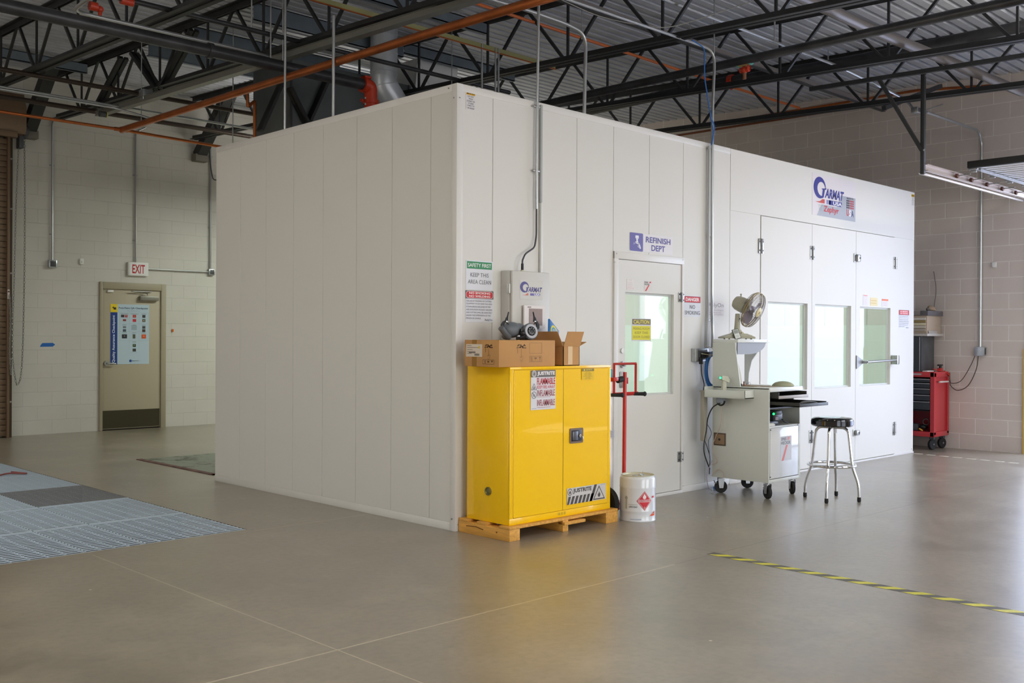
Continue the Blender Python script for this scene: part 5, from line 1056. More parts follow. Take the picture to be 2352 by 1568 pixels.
m = MB(); m.box((8.16, .075, .25), (8.175, .13, .268), mat('orange_handle', '#e0a03a', .4), .004, R=Matrix.Rotation(.5, 3, 'X')); m.solo('screwdriver', 'orange-yellow tool grip on the bottom shelf of the tool chest', 'tool')
fr = thing('mini_cabinet', 'dark grey metal box cabinet standing on the red tool chest', 'cabinet', (8.355, .32, 1.016))
m = MB(); m.box((8.17, .10, 1.016), (8.56, .56, 1.478), mat('gunmetal', '#585a5c', .3, .6, noise=.2, nscale=6), .006); m.build('cabinet_body', fr)
m = MB(); m.box((8.150, .13, 1.02), (8.172, .54, 1.470), mat('gunmetal_door', '#3f4347', .3, .4), .008); m.box((8.146, .115, 1.02), (8.16, .128, 1.47), M_steel, .004); m.build('door', fr)
S = Sheet((8.149, .30, 1.40), (0, -1, 0), FZ, .05, .012, .0006, '#8c9094'); S.part('badge', fr)
m = MB(); m.box((8.15, .018, 1.48), (8.65, .60, 1.515), mat('shelf_pale', '#b9b4ae', .5), .004); m.solo('wall_shelf', 'pale wall shelf just above the dark cabinet on the right wall', 'shelf')
og = thing('drawer_unit', 'beige drawer unit with slatted front on the pale wall shelf', 'drawer unit', (8.39, .30, 1.515))
m = MB(); m.box((8.16, .03, 1.517), (8.60, .55, 1.748), mat('beige_unit', '#a89682', .6), .004); m.build('case', og)
for z_, c_ in ((1.705, '#c9c2b8'), (1.672, '#8d7a4e'), (1.637, '#cfc4a6'), (1.60, '#c0b8ac'), (1.56, '#a39a90')):
    m = MB(); m.box((8.148, .045, z_-.015), (8.162, .54, z_+.015), mat('slat_%s' % c_[1:], c_, .5), .003); m.build('drawer', og)
m = MB(); m.box((8.15, .012, 1.752), (8.62, .115, 1.812), mat('dark_shelf', '#625e60', .5), .004); m.box((8.155, .012, 1.748), (8.62, .5, 1.754), mat('dark_shelf', '#625e60', .5)); m.solo('wall_shelf', 'dark thick shelf at the top of the stack by the right wall', 'shelf')
m = MB(); m.M = Matrix.Translation((8.35, .06, 1.812)); m.sphere((0, 0, .035), .05, mat('brown_bag', '#8e7a62', .7, noise=.3, nscale=12), (1.6, .8, .75)); m.sphere((-.09, 0, .02), .03, mat('dark_bag', '#5a4f4a', .7), (1.3, .8, .7)); m.sphere((.07, -.01, .018), .03, mat('tan_bag', '#b39a80', .7), (1.4, .8, .6)); m.solo('cloth_bag', 'crumpled brown bag lying on the dark top shelf', 'bag')
m = MB(); m.prism([(8.24, .02, 1.516), (8.40, .02, 1.516), (8.42, .02, 1.545), (8.22, .02, 1.545)], (0, .008, 0), M_plastic); m.prism([(8.20, .0185, 1.515), (8.45, .0185, 1.515), (8.47, .0185, 1.55), (8.18, .0185, 1.55)], (0, .004, 0), mat('adapter_pale', '#a49c94', .5)); m.solo('power_supply', 'small black and pale adapter on the pale shelf edge', 'adapter')
m = MB(); m.box((8.17, .02, 1.0155), (8.36, .09, 1.028), mat('paper_white', '#e6e2d8', .7), .003); m.solo('paper_pack', 'white papers lying on the red tool chest top', 'paper')
m = MB(); m.box((8.48, -.02, 1.016), (8.56, .03, 1.06), mat('toy_red', '#c03028', .4), .008); m.cyl((8.52, .0, 1.06), (8.52, 0, 1.09), .018, M_plastic, 12); m.box((8.46, -.01, 1.088), (8.58, .02, 1.108), M_plastic, .004); m.solo('spotlight', 'red and black hand tool standing on the tool chest corner', 'tool')
m = MB(); m.tube(catm([(8.38, .04, 1.05), (8.44, .0, 1.03), (8.5, -.04, 1.02), (8.57, -.08, 1.0), (8.60, -.085, .96), (8.56, -.085, .98), (8.5, -.06, 1.022)], 6), .007, mat('toy_red', '#c03028', .4), 7); m.solo('cable', 'red cable bundled on the tool chest top', 'cable')
wallbox((8.62, -.47, 1.285), (.06, .13, .12), M_galv, 'outlet_box', 'metal power outlet box low on the right block wall', 'box')
m = MB(); m.tube(catm([(8.60, -.43, 1.27), (8.60, -.36, 1.1), (8.60, -.24, .90), (8.60, -.12, .86), (8.61, -.09, .90), (8.60, -.09, 1.0)], 7), .005, mat('brown_cord', '#4f443c', .5), 7); m.solo('cable', 'dark cord sagging from the wall outlet to the tool chest, inner one', 'cable')
m = MB(); m.tube(catm([(8.60, -.46, 1.26), (8.60, -.43, 1.05), (8.60, -.33, .84), (8.60, -.2, .77), (8.60, -.11, .82), (8.61, -.085, .9)], 7), .006, mat('brown_cord', '#4f443c', .5), 7); m.solo('cable', 'longer dark cord sagging lower from the wall outlet', 'cable')
m = MB(); m.box((8.615, -.665, 2.365), (XR, -.61, 2.435), mat('white_plastic', '#e4e4e0', .4), .01); m.solo('wall_sensor', 'small white sensor on the right block wall', 'sensor')
conduit([(6.953, -0.470, 4.122), (8.52, -.47, 4.13), (8.628, -.47, 4.02), (8.628, -.47, 1.34)], .017, 'conduit', 'grey conduit bending off the ceiling and down the right block wall', rb=.12, straps=[(8.63, -.47, 1.85), (8.63, -.47, 3.0)])
conduit([(8.62, .14, 2.35), (8.62, .10, 2.1), (8.60, .12, 1.9), (8.60, .13, 1.82)], .004, 'cable', 'thin dark wire running down the wall to the dark top shelf', M_dgray, cat='cable')

# ================================================================ CEILING STEEL
def lbar(mm, a, b, w, t, m_, up=(0, 0, 1)):
    a = Vector(a); b = Vector(b); d_ = (b-a); L_ = d_.length; d_.normalize(); s_ = d_.cross(Vector(up)).normalized(); u_ = s_.cross(d_)
    mm.prism([a-s_*w/2-u_*t/2, a+s_*w/2-u_*t/2, a+s_*w/2+u_*t/2, a-s_*w/2+u_*t/2], d_*L_, m_)
def truss(x, ya, yb, phase, label, w=.05, panel=1.2, depth=.60, xa=None, ends=None):
    """bar joist along y under the sloped deck"""
    t = thing('roof_joist', label, 'joist', (x, (ya+yb)/2, roof((ya+yb)/2)-.65), 0, None)
    zt = lambda y: roof(y)-.035; zb = lambda y: roof(y)-.035-depth
    m = MB()
    for s_ in (-1, 1):
        lbar(m, (x+s_*w*.75, ya, zt(ya)+.03), (x+s_*w*.75, yb, zt(yb)+.03), w, .007, M_black); lbar(m, (x+s_*w*.3, ya, zt(ya)), (x+s_*w*.3, yb, zt(yb)), .007, w*1.2, M_black)
    m.build('top_chord', t)
    m = MB()
    for s_ in (-1, 1):
        lbar(m, (x+s_*w*.75, ya, zb(ya)-.028), (x+s_*w*.75, yb, zb(yb)-.028), w, .007, M_black); lbar(m, (x+s_*w*.3, ya, zb(ya)), (x+s_*w*.3, yb, zb(yb)), .007, w*1.2, M_black)
    m.build('bottom_chord', t)
    k = math.ceil((ya-phase)/panel); 
    while phase+k*panel < yb:
        y = phase+k*panel
        for s_ in (-1, 1):
            y2 = y+s_*panel*.5
            if ya < y2 < yb: m = MB(); lbar(m, (x, y+s_*.05, zb(y)+.01), (x, y2-s_*.03, zt(y2)-.01), .028, .028, M_black, (1, 0, 0)); m.build('web_bar', t)
        m = MB(); lbar(m, (x+.004, y+.0, zb(y)), (x+.004, y, zt(y)), .022, .022, M_black, (1, 0, 0)); m.build('web_post', t)
        k += 1
    return t
truss(6.5, -8.9, 9.45, .038, 'black roof joist nearest the right wall, crossing low above the booth end')
truss(4.68, -8.9, 9.45, .13, 'black roof joist crossing over the booth door, second from the right wall')
truss(2.72, -8.9, 9.45, .20, 'black roof joist over the yellow cabinet, its near end at the photo top centre')
truss(.62, -8.9, 9.45, .18, 'black roof joist over the left booth face, with heavy paired braces', w=.06)
truss(-.72, -8.9, 9.45, .45, 'leftmost black roof joist, crossing the top left corner', w=.06)
for x in (.25, 2.87):
    m = MB(); lbar(m, (x, 9.55, 4.33), (x, 8.62, 5.14), .15, .16, M_black, (1, 0, 0)); m.box((x-.11, 9.44, 4.23), (x+.11, 9.6, 4.345), mat('pocket_plate', '#77736a', .6), .008)
    m.solo('knee_brace', 'thick black steel brace rising from a wall pocket ' + ('near the brown shutter' if x < 1 else 'beside the far booth corner'), 'brace')
def brace(px, label):
    a, b = px; m = MB(); 
    for dx in (-.035, .035): lbar(m, (.62+dx, a[0], a[1]), (.62+dx, b[0], b[1]), .045, .05, M_black, (1, 0, 0))
    m.solo('brace', label, 'brace')
brace(((8.0, 4.5), (7.2, 5.0)), 'paired steel brace leaning within the left joist, nearer the far wall')
brace(((5.6, 4.42), (6.2, 4.45)), 'short doubled brace piece low on the left joist') if False else None
brace(((6.1, 4.42), (5.3, 4.95)), 'paired steel brace leaning within the left joist, nearer the big black pipe')
brace(((6.2, 4.42), (6.9, 5.0)), 'single leaning brace making a V in the left joist')
def heavy(a, b, label):
    m = MB()
    for dx in (-.02, .02): lbar(m, (a[0], a[1]+dx, a[2]), (b[0], b[1]+dx, b[2]), .03, .07, M_black, (0, 1, 0))
    m.solo('brace', label, 'brace')
heavy((0.991, 4.030, 4.178), (0.733, 4.030, 3.629), 'heavy slanting brace at the left end of the dark plenum behind the booth top')
heavy((1.090, 4.030, 4.153), (1.325, 4.030, 3.789), 'heavy brace leaning right across the dark plenum behind the booth top')
heavy((1.581, 4.030, 4.319), (1.325, 4.030, 3.789), 'heavy brace leaning left across the dark plenum behind the booth top')
Mbeam = mat('blue_grey_beam', '#68737d', .5, noise=.1)
def xbeam(x0, x1, y, z1, h, label, m_=Mbeam, w=.06):
    m = MB(); m.box((x0, y-w/2, z1-h), (x1, y-w/2+.01, z1), m_); m.box((x0, y-w/2, z1-h), (x1, y+w/2, z1-h+.01), m_); m.box((x0, y-w/2, z1-.01), (x1, y+w/2, z1), m_); m.solo('steel_channel', label, 'beam')
xbeam(.66, 2.68, 4.07, 4.99, .19, 'blue-grey steel channel between joists above the left booth face')
xbeam(2.76, 4.64, 4.15, 5.01, .13, 'blue-grey steel channel behind the round duct')
xbeam(-.68, .58, 8.3, 5.12, .13, 'blue-grey steel channel at the top left near the far wall')
xbeam(.66, 2.68, 5.4, 5.02, .17, 'blue-grey steel channel beyond the round duct, farther back')
xbeam(.66, 2.3, 6.6, 5.07, .15, 'blue-grey steel channel between joists over the floor gratings')
xbeam(.66, 2.68, 2.6, 4.89, .12, 'blue-grey channel just below the deck at the photo top left of centre')
xbeam(2.76, 4.64, 5.6, 5.0, .16, 'blue-grey channel glimpsed behind the white plenum')
# HVAC
du = thing('round_duct', 'round galvanised duct dropping from the roof and elbowing behind the booth', 'duct', (2.27, 3.87, 3.9))
Mdz = mat('duct_galvanised', '#c6cbd1', .38, .35, noise=.12, nscale=4)
m = MB(); m.cyl((2.25, 3.86, 5.02), (2.25, 3.86, 4.45), .158, Mdz, 40); m.build('straight_section', du)
P = [Vector((2.25, 3.86, 4.46)), Vector((2.25, 3.86, 4.36)), Vector((2.42, 3.86, 4.16)), Vector((2.85, 3.86, 3.72))]
m = MB(); m.tube(P, .156, Mdz, 40); m.build('elbow', du)
m = MB()
for z_ in (4.93, 4.72, 4.5): m.lathe([(.157, -.006), (.164, -.003), (.164, .003), (.157, .006)], Mdz, (2.25, 3.86, z_), seg=40)
m.lathe([(.157, -.006), (.168, -.003), (.168, .003), (.157, .006)], Mdz, P[1], (.25, 0, -1), seg=40); m.lathe([(.157, -.006), (.168, -.003), (.168, .003), (.157, .006)], Mdz, P[2], (.9, 0, -1), seg=40); m.build('seam_band', du)
m = MB(); m.box((1.15, 4.1, 3.1), (2.85, 4.9, 4.5), mat('dark_plenum_steel', '#64696b', .45, .3, noise=.15, nscale=2), .01)
for k in range(4): m.box((1.15+.55*k, 4.09, 3.1), (1.17+.55*k, 4.1, 4.5), M_dgray)
m.solo('air_plenum', 'dark sheet metal plenum box behind the top edge of the booth', 'plenum')
m = MB(); m.prism([(2.93, 4.28, 3.3), (3.62, 4.28, 3.3), (3.763, 4.280, 4.958), (3.202, 4.280, 4.921), (3.097, 4.280, 4.922)], (0, .45, 0), mat('bright_galvanised', '#e2e3e4', .4, .15, noise=.05, nscale=3)); m.prism([(3.103, 4.270, 4.910), (3.145, 4.270, 4.908), (3.396, 4.270, 4.581), (3.339, 4.270, 4.516)], (0, .01, 0), mat('bright_galvanised', '#c3c5c6', .35, .55)); m.solo('air_plenum', 'bright galvanised transition duct behind the near top corner of the booth', 'plenum')
# pipes
def pipe(pts, r, name, label, m_, cat='pipe', rb=.12, bands=(), bm_=None, seg=14):
    mm = MB(); P = bend(pts, rb) if len(pts) > 2 else [Vector(p) for p in pts]; mm.tube(P, r, m_, seg)
    a, b = Vector(pts[0]), Vector(pts[-1])
    for k in bands: c_ = a+(b-a)*k; d_ = (b-a).normalized()*.02; mm.cyl(c_-d_, c_+d_, r*1.25, bm_ or m_, seg)
    return mm.solo(name, label, cat)
bp_ = pipe([(-8.95, 3.0, 4.05), (1.36, 3.0, 4.05)], .058, 'fire_pipe', 'thick black sprinkler main running to the red elbow', M_blackpipe, bands=(.83,))
m = MB(); P = bend([(1.33, 3.0, 4.05), (1.43, 3.0, 4.05), (1.43, 3.0, 3.78)], .1); m.tube(P, .068, M_redfit, 18); m.cyl((1.32, 3.0, 4.05), (1.37, 3.0, 4.05), .084, M_redfit, 18); m.cyl((1.43, 3.0, 3.86), (1.43, 3.0, 3.90), .084, M_redfit, 18); m.cyl((1.31, 2.94, 4.12), (1.39, 2.94, 4.12), .012, M_redfit, 8); m.cyl((1.36, 3.0, 3.84), (1.36, 3.0, 3.92), .012, M_steel, 8); m.cyl((1.32, 2.99, 3.88), (1.30, 2.99, 3.88), .018, M_redfit, 8); m.solo('pipe_elbow', 'red grooved pipe elbow at the end of the thick black main', 'pipe fitting')
pipe([(1.43, 3.0, 3.80), (1.43, 3.0, 3.1)], .056, 'fire_pipe', 'short black pipe dropping from the red elbow behind the booth top', M_blackpipe)
pipe([(0.236, 6.358, 3.900), (0.294, 3.260, 3.900), (0.369, 0.693, 3.900), (0.419, -0.433, 3.900), (.9, -6.0, 3.9)], .037, 'copper_pipe', 'thick copper pipe crossing diagonally from the far wall to the top centre', M_copper, rb=.3)
pipe([(-8.95, 6.36, 3.9), (0.236, 6.358, 3.900)], .018, 'copper_pipe', 'thin copper pipe coming from the left edge to the thick copper pipe', M_copper)
pipe([(0.236, 6.358, 3.900), (1.524, 6.485, 3.900), (2.2, 6.5, 3.9)], .018, 'copper_pipe', 'thin copper pipe continuing right behind the far booth corner', M_copper)
m = MB(); a = Vector((0.236, 6.358, 3.900)); m.cyl(a-Vector((.09, 0, 0)), a+Vector((.07, 0, 0)), .024, M_copper, 14); m.sphere(a, .04, M_copper); m.solo('copper_tee', 'copper tee joint where the thin and thick pipes meet', 'pipe fitting')
pipe([(0.905, 4.600, 4.200), (0.912, 4.600, 4.006), (0.999, 4.600, 4.084), (1.001, 4.600, 3.662)], .018, 'copper_pipe', 'short copper drop pipe standing behind the left top edge of the booth', M_copper, rb=.02)
pipe([(-1.9, 2.98, 4.38) if False else (-8.95, 3.05, 4.35), (3.5, 3.05, 4.35)], .024, 'fire_pipe', 'slim black pipe passing behind the round duct', M_blackpipe, bands=(.3, .6))
m = MB(); a = Vector((-1.436, 3.050, 4.224)); b = Vector((-1.153, 3.050, 4.335))
m.cyl(a-Vector((.035, 0, .0)), a+Vector((.03, 0, 0)), .038, M_redfit, 14); m.sphere(a+Vector((.055, 0, -.012)), .03, M_redfit); m.cyl(a+Vector((.055, 0, 0)), a+Vector((.055, 0, -.065)), .016, M_redfit, 10); m.solo('pipe_coupling', 'red valve coupling with a hanging stub at the upper left edge of the photo', 'pipe fitting'); m = MB(); m.cyl(b-Vector((.05, 0, 0)), b+Vector((.06, 0, 0)), .034, M_redfit, 14); m.solo('pipe_coupling', 'plain red pipe coupling cut by the top edge, right of the stub valve', 'pipe fitting')
pipe([(-8.95, 6.43, 4.2), (3.6, 6.5, 4.2)], .016, 'conduit', 'silver conduit running along the far left ceiling, upper of a pair', M_emt, 'conduit')
pipe([(-8.95, 6.43, 4.165), (.2, 6.43, 4.165), (.4, 6.3, 4.1), (.55, 6.3, 4.08)], .013, 'conduit', 'silver conduit bending toward the strut end, lower of a pair', M_emt, 'conduit')
pipe([(-8.95, 6.49, 4.4), (6.4, 6.49, 4.4)], .028, 'fire_pipe', 'dark brown pipe running across the far left ceiling', mat('brown_black_pipe', '#3d3129', .4, .3), bands=(.5,))
pipe([(-8.95, 7.85, 4.4), (6.4, 7.87, 4.4)], .032, 'fire_pipe', 'dark pipe close to the far wall above the EXIT sign', mat('brown_black_pipe', '#3d3129', .4, .3), bands=(.45, .66))
pipe([(-1.532, 2.721, 4.250), (-1.487, 3.381, 4.250), (0.379, 3.407, 4.250), (0.621, 3.477, 4.250), (0.490, 3.181, 4.120)], .018, 'conduit', 'bright silver conduit lying just above the thick black main', M_emt, 'conduit', rb=.15)
# strut along y
m = MB(); a = Vector((0.240, 7.077, 4.200)); b = Vector((0.661, 0.598, 4.200)); b = a+(b-a)*1.15
for dz, w_, t_ in ((.03, .085, .006), (-.028, .085, .006)): lbar(m, a+Vector((0, 0, dz)), b+Vector((0, 0, dz)), w_, t_, mat('strut_olive_grey', '#85857e', .4, .4))
for dx in (-.03, .0, .03): lbar(m, a+Vector((dx, 0, .0)), b+Vector((dx, 0, .0)), .005, .056, mat('strut_olive_grey', '#85857e', .4, .4))
m.solo('strut_channel', 'long grey strut channel running from the far wall toward the top centre', 'strut')
m = MB(); c_ = Vector((0.340, 5.940, 4.260)); m.box(c_-Vector((.06, .06, .06)), c_+Vector((.06, .06, .06)), M_galv, .004); m.solo('junction_box', 'small galvanised box clamped on the long strut channel', 'box')
m = MB(); c_ = Vector((0.133, 6.671, 4.120)); m.cyl(c_-Vector((.04, 0, 0)), c_+Vector((.04, 0, 0)), .035, M_dgray, 16); m.cyl(c_+Vector((.04, 0, 0)), c_+Vector((.05, 0, 0)), .036, mat('pale_yellow_ring', '#c9c463', .5), 16); m.solo('pipe_clamp', 'round clamp with a yellow ring at the lower end of the long strut', 'clamp')
Mgs = mat('green_gold_strut', '#a8a674', .4, .5)
m = MB(); lbar(m, (0.120, 2.219, 4.500), (3.405, 2.251, 4.500), .07, .012, Mgs); lbar(m, Vector((0.120, 2.219, 4.500))+Vector((0, -.035, -.02)), Vector((3.405, 2.251, 4.500))+Vector((0, -.035, -.02)), .008, .045, Mgs); lbar(m, Vector((0.120, 2.219, 4.500))+Vector((0, -.045, -.05)), Vector((3.405, 2.251, 4.500))+Vector((0, -.045, -.05)), .012, .012, M_copper); m.solo('strut_channel', 'greenish gold strut with a thin copper line crossing over the booth corner', 'strut')
m = MB(); lbar(m, (1.966, 0.842, 4.600), (8.484, 0.784, 4.600), .09, .05, mat('strut_warm_grey', '#8b8480', .45, .4)); lbar(m, Vector((1.966, 0.842, 4.600))+Vector((0, 0, -.03)), Vector((8.484, 0.784, 4.600))+Vector((0, 0, -.03)), .05, .008, M_dgray); m.solo('strut_channel', 'long warm grey strut running from the top centre to the right wall', 'strut')
# rods and drops
def rod(px, y, z0, z1, r, label, name='hanger_rod', cat='rod', m_=M_emt):
    m = MB(); m.cyl((px, y, z0), (px, y, z1), r, m_, 10); m.solo(name, label, cat)
def rodpx(pt, z0, z1, r, label, **k): rod(pt[0], pt[1], z0, z1, r, label, **k)
rodpx((0.281, 2.000, 3.973), 3.1, 4.3, .014, 'silver conduit drop, middle of the left booth edge', name='conduit', cat='conduit')
rodpx((0.248, 2.750, 4.197), 3.1, 4.9, .012, 'silver conduit drop nearer the far end of the booth top', name='conduit', cat='conduit')
for px_, lb in (((2.270, 2.200, 4.277), 'left of three thin rods behind the booth top by the near corner'), ((2.465, 2.200, 4.268), 'middle of three thin rods behind the booth top by the near corner'), ((2.509, 2.200, 4.267), 'right of three thin rods behind the booth top by the near corner')): rodpx(px_, 3.1, 4.5, .011, lb, name='conduit', cat='conduit')
rod(*((0.242, 3.000, 4.498)[:2]), 4.1, 4.95, .007, 'thin rod holding the thick black main, farther one')
rod(*((0.475, 6.360, 4.719)[:2]), 3.93, 5.05, .006, 'thin rod at the far end of the copper pipe')
rod(*((0.950, 5.000, 4.051)[:2]), 3.2, 5.0, .006, 'thin rod dropping behind the far booth corner')
rod(*((0.065, 3.050, 4.470)[:2]), 4.37, 4.95, .007, 'thin rod with a clamp on the slim black pipe')
rod(*((2.590, 3.050, 4.745)[:2]), 3.2, 4.95, .006, 'thin rod just left of the near booth corner')
rod(*((0.407, 3.050, 4.547)[:2]), 4.1, 4.95, .007, 'thin rod holding the thick black main by its clamp')
# conduits over the booth front
conduit([(1.142, 0.021, 4.200), (2.9, -.03, 4.2), (3.20, -.03, 4.13), (3.16, -.025, 3.6), (3.15, -.025, 1.72), (3.06, -.025, 1.55), (3.0, -.025, 1.33)] if False else [(1.142, 0.021, 4.200), (2.95, .0, 4.2), (3.245, -.03, 4.18), (3.205, -.03, 3.55), (3.219, -0.028, 1.648), (3.234, -0.028, 1.502), (3.229, -0.028, 1.344)], .014, 'conduit', 'right one of the twin conduits, bending off the ceiling and down the booth front', rb=[.2, .2, .22, .06, .06, .05], straps=[(3.20, -.02, 3.24), (3.20, -.02, 2.4), (3.195, -0.020, 1.606)])
conduit([(3.155, -.03, 3.26), (3.147, -0.028, 1.646), (3.127, -0.028, 1.501), (3.121, -0.028, 1.344)], .013, 'conduit', 'left one of the twin conduits on the booth front', rb=.06)
conduit([(-4.0, .3, 4.3), (0.531, 0.300, 4.120), (0.980, 0.300, 4.134), (1.521, 0.300, 4.125), (1.759, 0.300, 4.086), (1.741, 0.300, 3.389), (1.743, 0.300, 3.130)], .016, 'conduit', 'silver conduit curving down behind the booth front parapet', rb=.2)
conduit([(-5.0, .0, 4.5), (2.514, 0.002, 4.500), (5.7, -.02, 4.5), (6.988, -0.200, 4.322), (6.869, -0.350, 4.164)] , .016, 'conduit', 'long bright conduit running level to the box near the right wall', rb=.15)
wallbox((6.72, -.46, 4.10), (.16, .08, .07), M_galv, 'junction_box', 'small box where ceiling conduits meet by the door track hanger', 'box')
conduit([(6.8, -.42, 4.14), (7.1, -.3, 4.16), (8.056, -0.200, 4.436)], .009, 'cable', 'short thin cable curling from the ceiling box by the door track hanger', rb=.1, cat='cable')
Mbc = mat('blue_cable', '#2d68b0', .4)
conduit([(2.804, -0.080, 4.181), (2.998, -0.080, 4.148), (3.001, -0.080, 3.872), (3.052, -0.080, 3.701), (3.110, -0.080, 3.514), (3.155, -0.080, 3.373), (3.164, -0.050, 3.267)], .006, 'cable', 'blue cable tied beside the twin conduits at the ceiling', Mbc, rb=.05, cat='cable')
conduit([(3.147, -0.060, 3.515), (3.205, -0.060, 3.449), (3.163, -0.060, 3.278)], .005, 'cable', 'short second blue cable bowing at the booth top edge', Mbc, rb=.05, cat='cable')
m = MB(); m.tube(catm([(1.627, 0.472, 4.400), (1.979, 0.320, 4.300), (2.341, 0.099, 4.250), (2.537, -0.099, 4.250), (2.848, -0.563, 4.400), (3.070, -0.692, 4.500)], 7), .004, mat('pale_wire', '#a8a6a2', .5), 6); m.solo('cable', 'slack pale wire drooping between the conduits at the photo top', 'cable')
pipe([(-4.5, 1.8, 4.75), (1.910, 1.858, 4.750), (6.082, 1.921, 4.750), (8.196, 1.908, 4.750)], .017, 'copper_pipe', 'bright orange pipe running right across the ceiling to the right wall', mat('orange_pipe_paint', '#d2703a', .4), bands=())
pipe([(3.434, 2.764, 4.100), (3.60, -10.95, 4.1)], .042, 'fire_pipe', 'black pipe crossing in front of the joists with a red coupling', M_blackpipe, bands=())
cpl = Vector((3.492, -0.198, 4.100)); m = MB(); m.cyl(cpl-Vector((0, .07, 0)), cpl+Vector((0, .07, 0)), .050, mat('tan_pipe_wrap', '#b5a06a', .6), 16); m.cyl(cpl-Vector((0, .075, 0)), cpl-Vector((0, .06, 0)), .052, mat('teal_edge', '#5aa79a', .5), 16); m.cyl(cpl+Vector((0, .06, 0)), cpl+Vector((0, .075, 0)), .052, mat('teal_edge', '#5aa79a', .5), 16); m.build; m.solo('pipe_wrap', 'tan wrap with teal edges on the black pipe above the booth doors', 'pipe wrap')
m = MB(); c_ = cpl+Vector((0, 0, -.085)); m.sphere(c_, .035, M_redfit); m.cyl(c_-Vector((0, .045, 0)), c_+Vector((0, .045, 0)), .028, M_redfit, 12); m.lathe([(.028, -.008), (.034, 0), (.028, .008)], M_redfit, c_+Vector((0, -.05, .01)), (0, 1, 0), 14); m.cyl(c_, c_+Vector((0, 0, -.09)), .018, mat('rust_brown', '#7d5238', .6), 10); m.solo('pipe_coupling', 'red valve coupling hanging under the tan wrapped pipe', 'pipe fitting')
pipe([(5.739, 3.944, 4.600), (5.678, 1.581, 4.600), (5.904, 0.186, 4.600), (5.927, -2.177, 4.600), (6.1, -10.95, 4.6)], .060, 'fire_pipe', 'thickest black pipe along the deck over the folding doors', M_blackpipe, rb=.5)
m = MB(); c_ = Vector((5.719, 1.418, 4.600)); m.cyl(c_-Vector((0, .03, 0)), c_+Vector((0, .03, 0)), .078, M_redfit, 16); m.sphere(c_+Vector((.0, 0, -.08)), .028, M_redfit); m.solo('pipe_coupling', 'red ring coupling on the thickest black pipe', 'pipe fitting')
rod(*((3.200, -0.700, 4.104)[:2]), 4.13, 4.8, .007, 'thin rod with a clevis holding the black pipe right of the tan wrap') 
rod(*((3.467, -0.553, 4.100)[:2]), 4.1, 4.82, .007, 'short rod above the black pipe') if False else None
rod(*((6.156, 0.365, 4.600)[:2]), 4.6, 4.86, .007, 'short rod holding the thickest black pipe')
rod(*((3.552, 0.191, 4.100)[:2]), 4.1, 4.85, .007, 'thin rod holding the black pipe behind the blue cable')
rod(*((2.370, 0.896, 4.300)[:2]), 4.3, 4.88, .006, 'thin rod holding the orange pipe over the booth front')
rod(*((4.151, 0.909, 4.300)[:2]), 4.3, 4.88, .006, 'thin rod holding the orange pipe farther right')
pipe([(-4.0, -.95, 4.3), (2.692, -1.213, 4.300), (4.265, -1.222, 4.300), (5.511, -1.279, 4.300), (7.471, -1.346, 4.300)], .052, 'heater_tube', 'thick grey heater tube crossing the top right to the wall', mat('heater_tube_grey', '#77716f', .4, .4), rb=.3, bands=())
pipe([(8.56, 3.6, 4.826), (8.56, .35, 4.80), (8.56, -.95, 4.66), (8.56, -.97, 4.56)], .018, 'copper_pipe', 'copper pipe running along the top of the right block wall', M_copper, rb=.06)
pipe([(8.5, 5.2, 4.74), (8.5, 1.4, 4.70)], .016, 'copper_pipe', 'lower dark copper pipe along the right wall behind the booth end', mat('dark_copper', '#74432c', .4, .6))
# overhead door track, its hangers and the raised door
oh = thing('door_track', 'long pale overhead door track with rollers at the right edge', 'door track', (7.1, -1.0, 3.2))
Mt = mat('track_pale', '#b9aba2', .35, .5)
m = MB(); m.box((5.64, -1.02, 3.21), (8.6, -1.012, 3.275), Mt); m.box((5.64, -1.055, 3.27), (8.6, -1.012, 3.277), Mt); m.box((5.64, -1.055, 3.205), (8.6, -1.012, 3.212), Mt); m.build('rail', oh)
m = MB(); m.box((5.62, -.995, 3.175), (8.6, -.965, 3.20), mat('track_lip_bright', '#d8d0ca', .25, .5), .003); m.build('angle', oh)
for x_ in (6.42, 6.82, 7.28, 7.75, 8.2):
    m = MB(); m.cyl((x_, -1.06, 3.24), (x_, -1.03, 3.24), .026, mat('roller_rust', '#6d4a3e', .5), 12); m.cyl((x_, -1.19, 3.245), (x_, -1.05, 3.242), .006, M_steel, 8); m.build('roller', oh)
hg = thing('track_hanger', 'black angle iron frame hanging from the joists and holding the door track', 'hanger', (5.64, -1.0, 3.2))
m = MB(); a = Vector((5.369, 0.161, 4.220)); b = Vector((5.638, -2.192, 4.220)); m.M = Matrix(); lbar(m, a, b, .04, .045, M_black); m.build('cross_angle', hg)
m = MB(); m.box((5.60, -1.03, 3.17), (5.645, -.99, 4.25), M_black, .002); m.build('post', hg)
m = MB(); lbar(m, (5.453, -0.599, 4.220), (5.62, -1.0, 3.42), .035, .035, M_black, (1, 0, 0)); m.cyl((5.60, -1.035, 3.42), (5.60, -1.025, 3.42), .012, M_steel, 8); m.cyl((5.62, -1.035, 4.2), (5.62, -1.025, 4.2), .010, M_steel, 8); m.build('diagonal', hg)
m = MB(); lbar(m, (6.208, -0.300, 4.074), (7.747, -0.300, 4.597), .05, .05, M_black, (0, 1, 0)); m.solo('brace', 'short dark brace near the wall behind the track hanger', 'brace')
od = thing('overhead_door', 'raised white sectional overhead door stored flat at the right edge', 'garage door', (7.5, -3.1, 3.3))
Msd = mat('sectional_door_white', '#cfccca', .3)
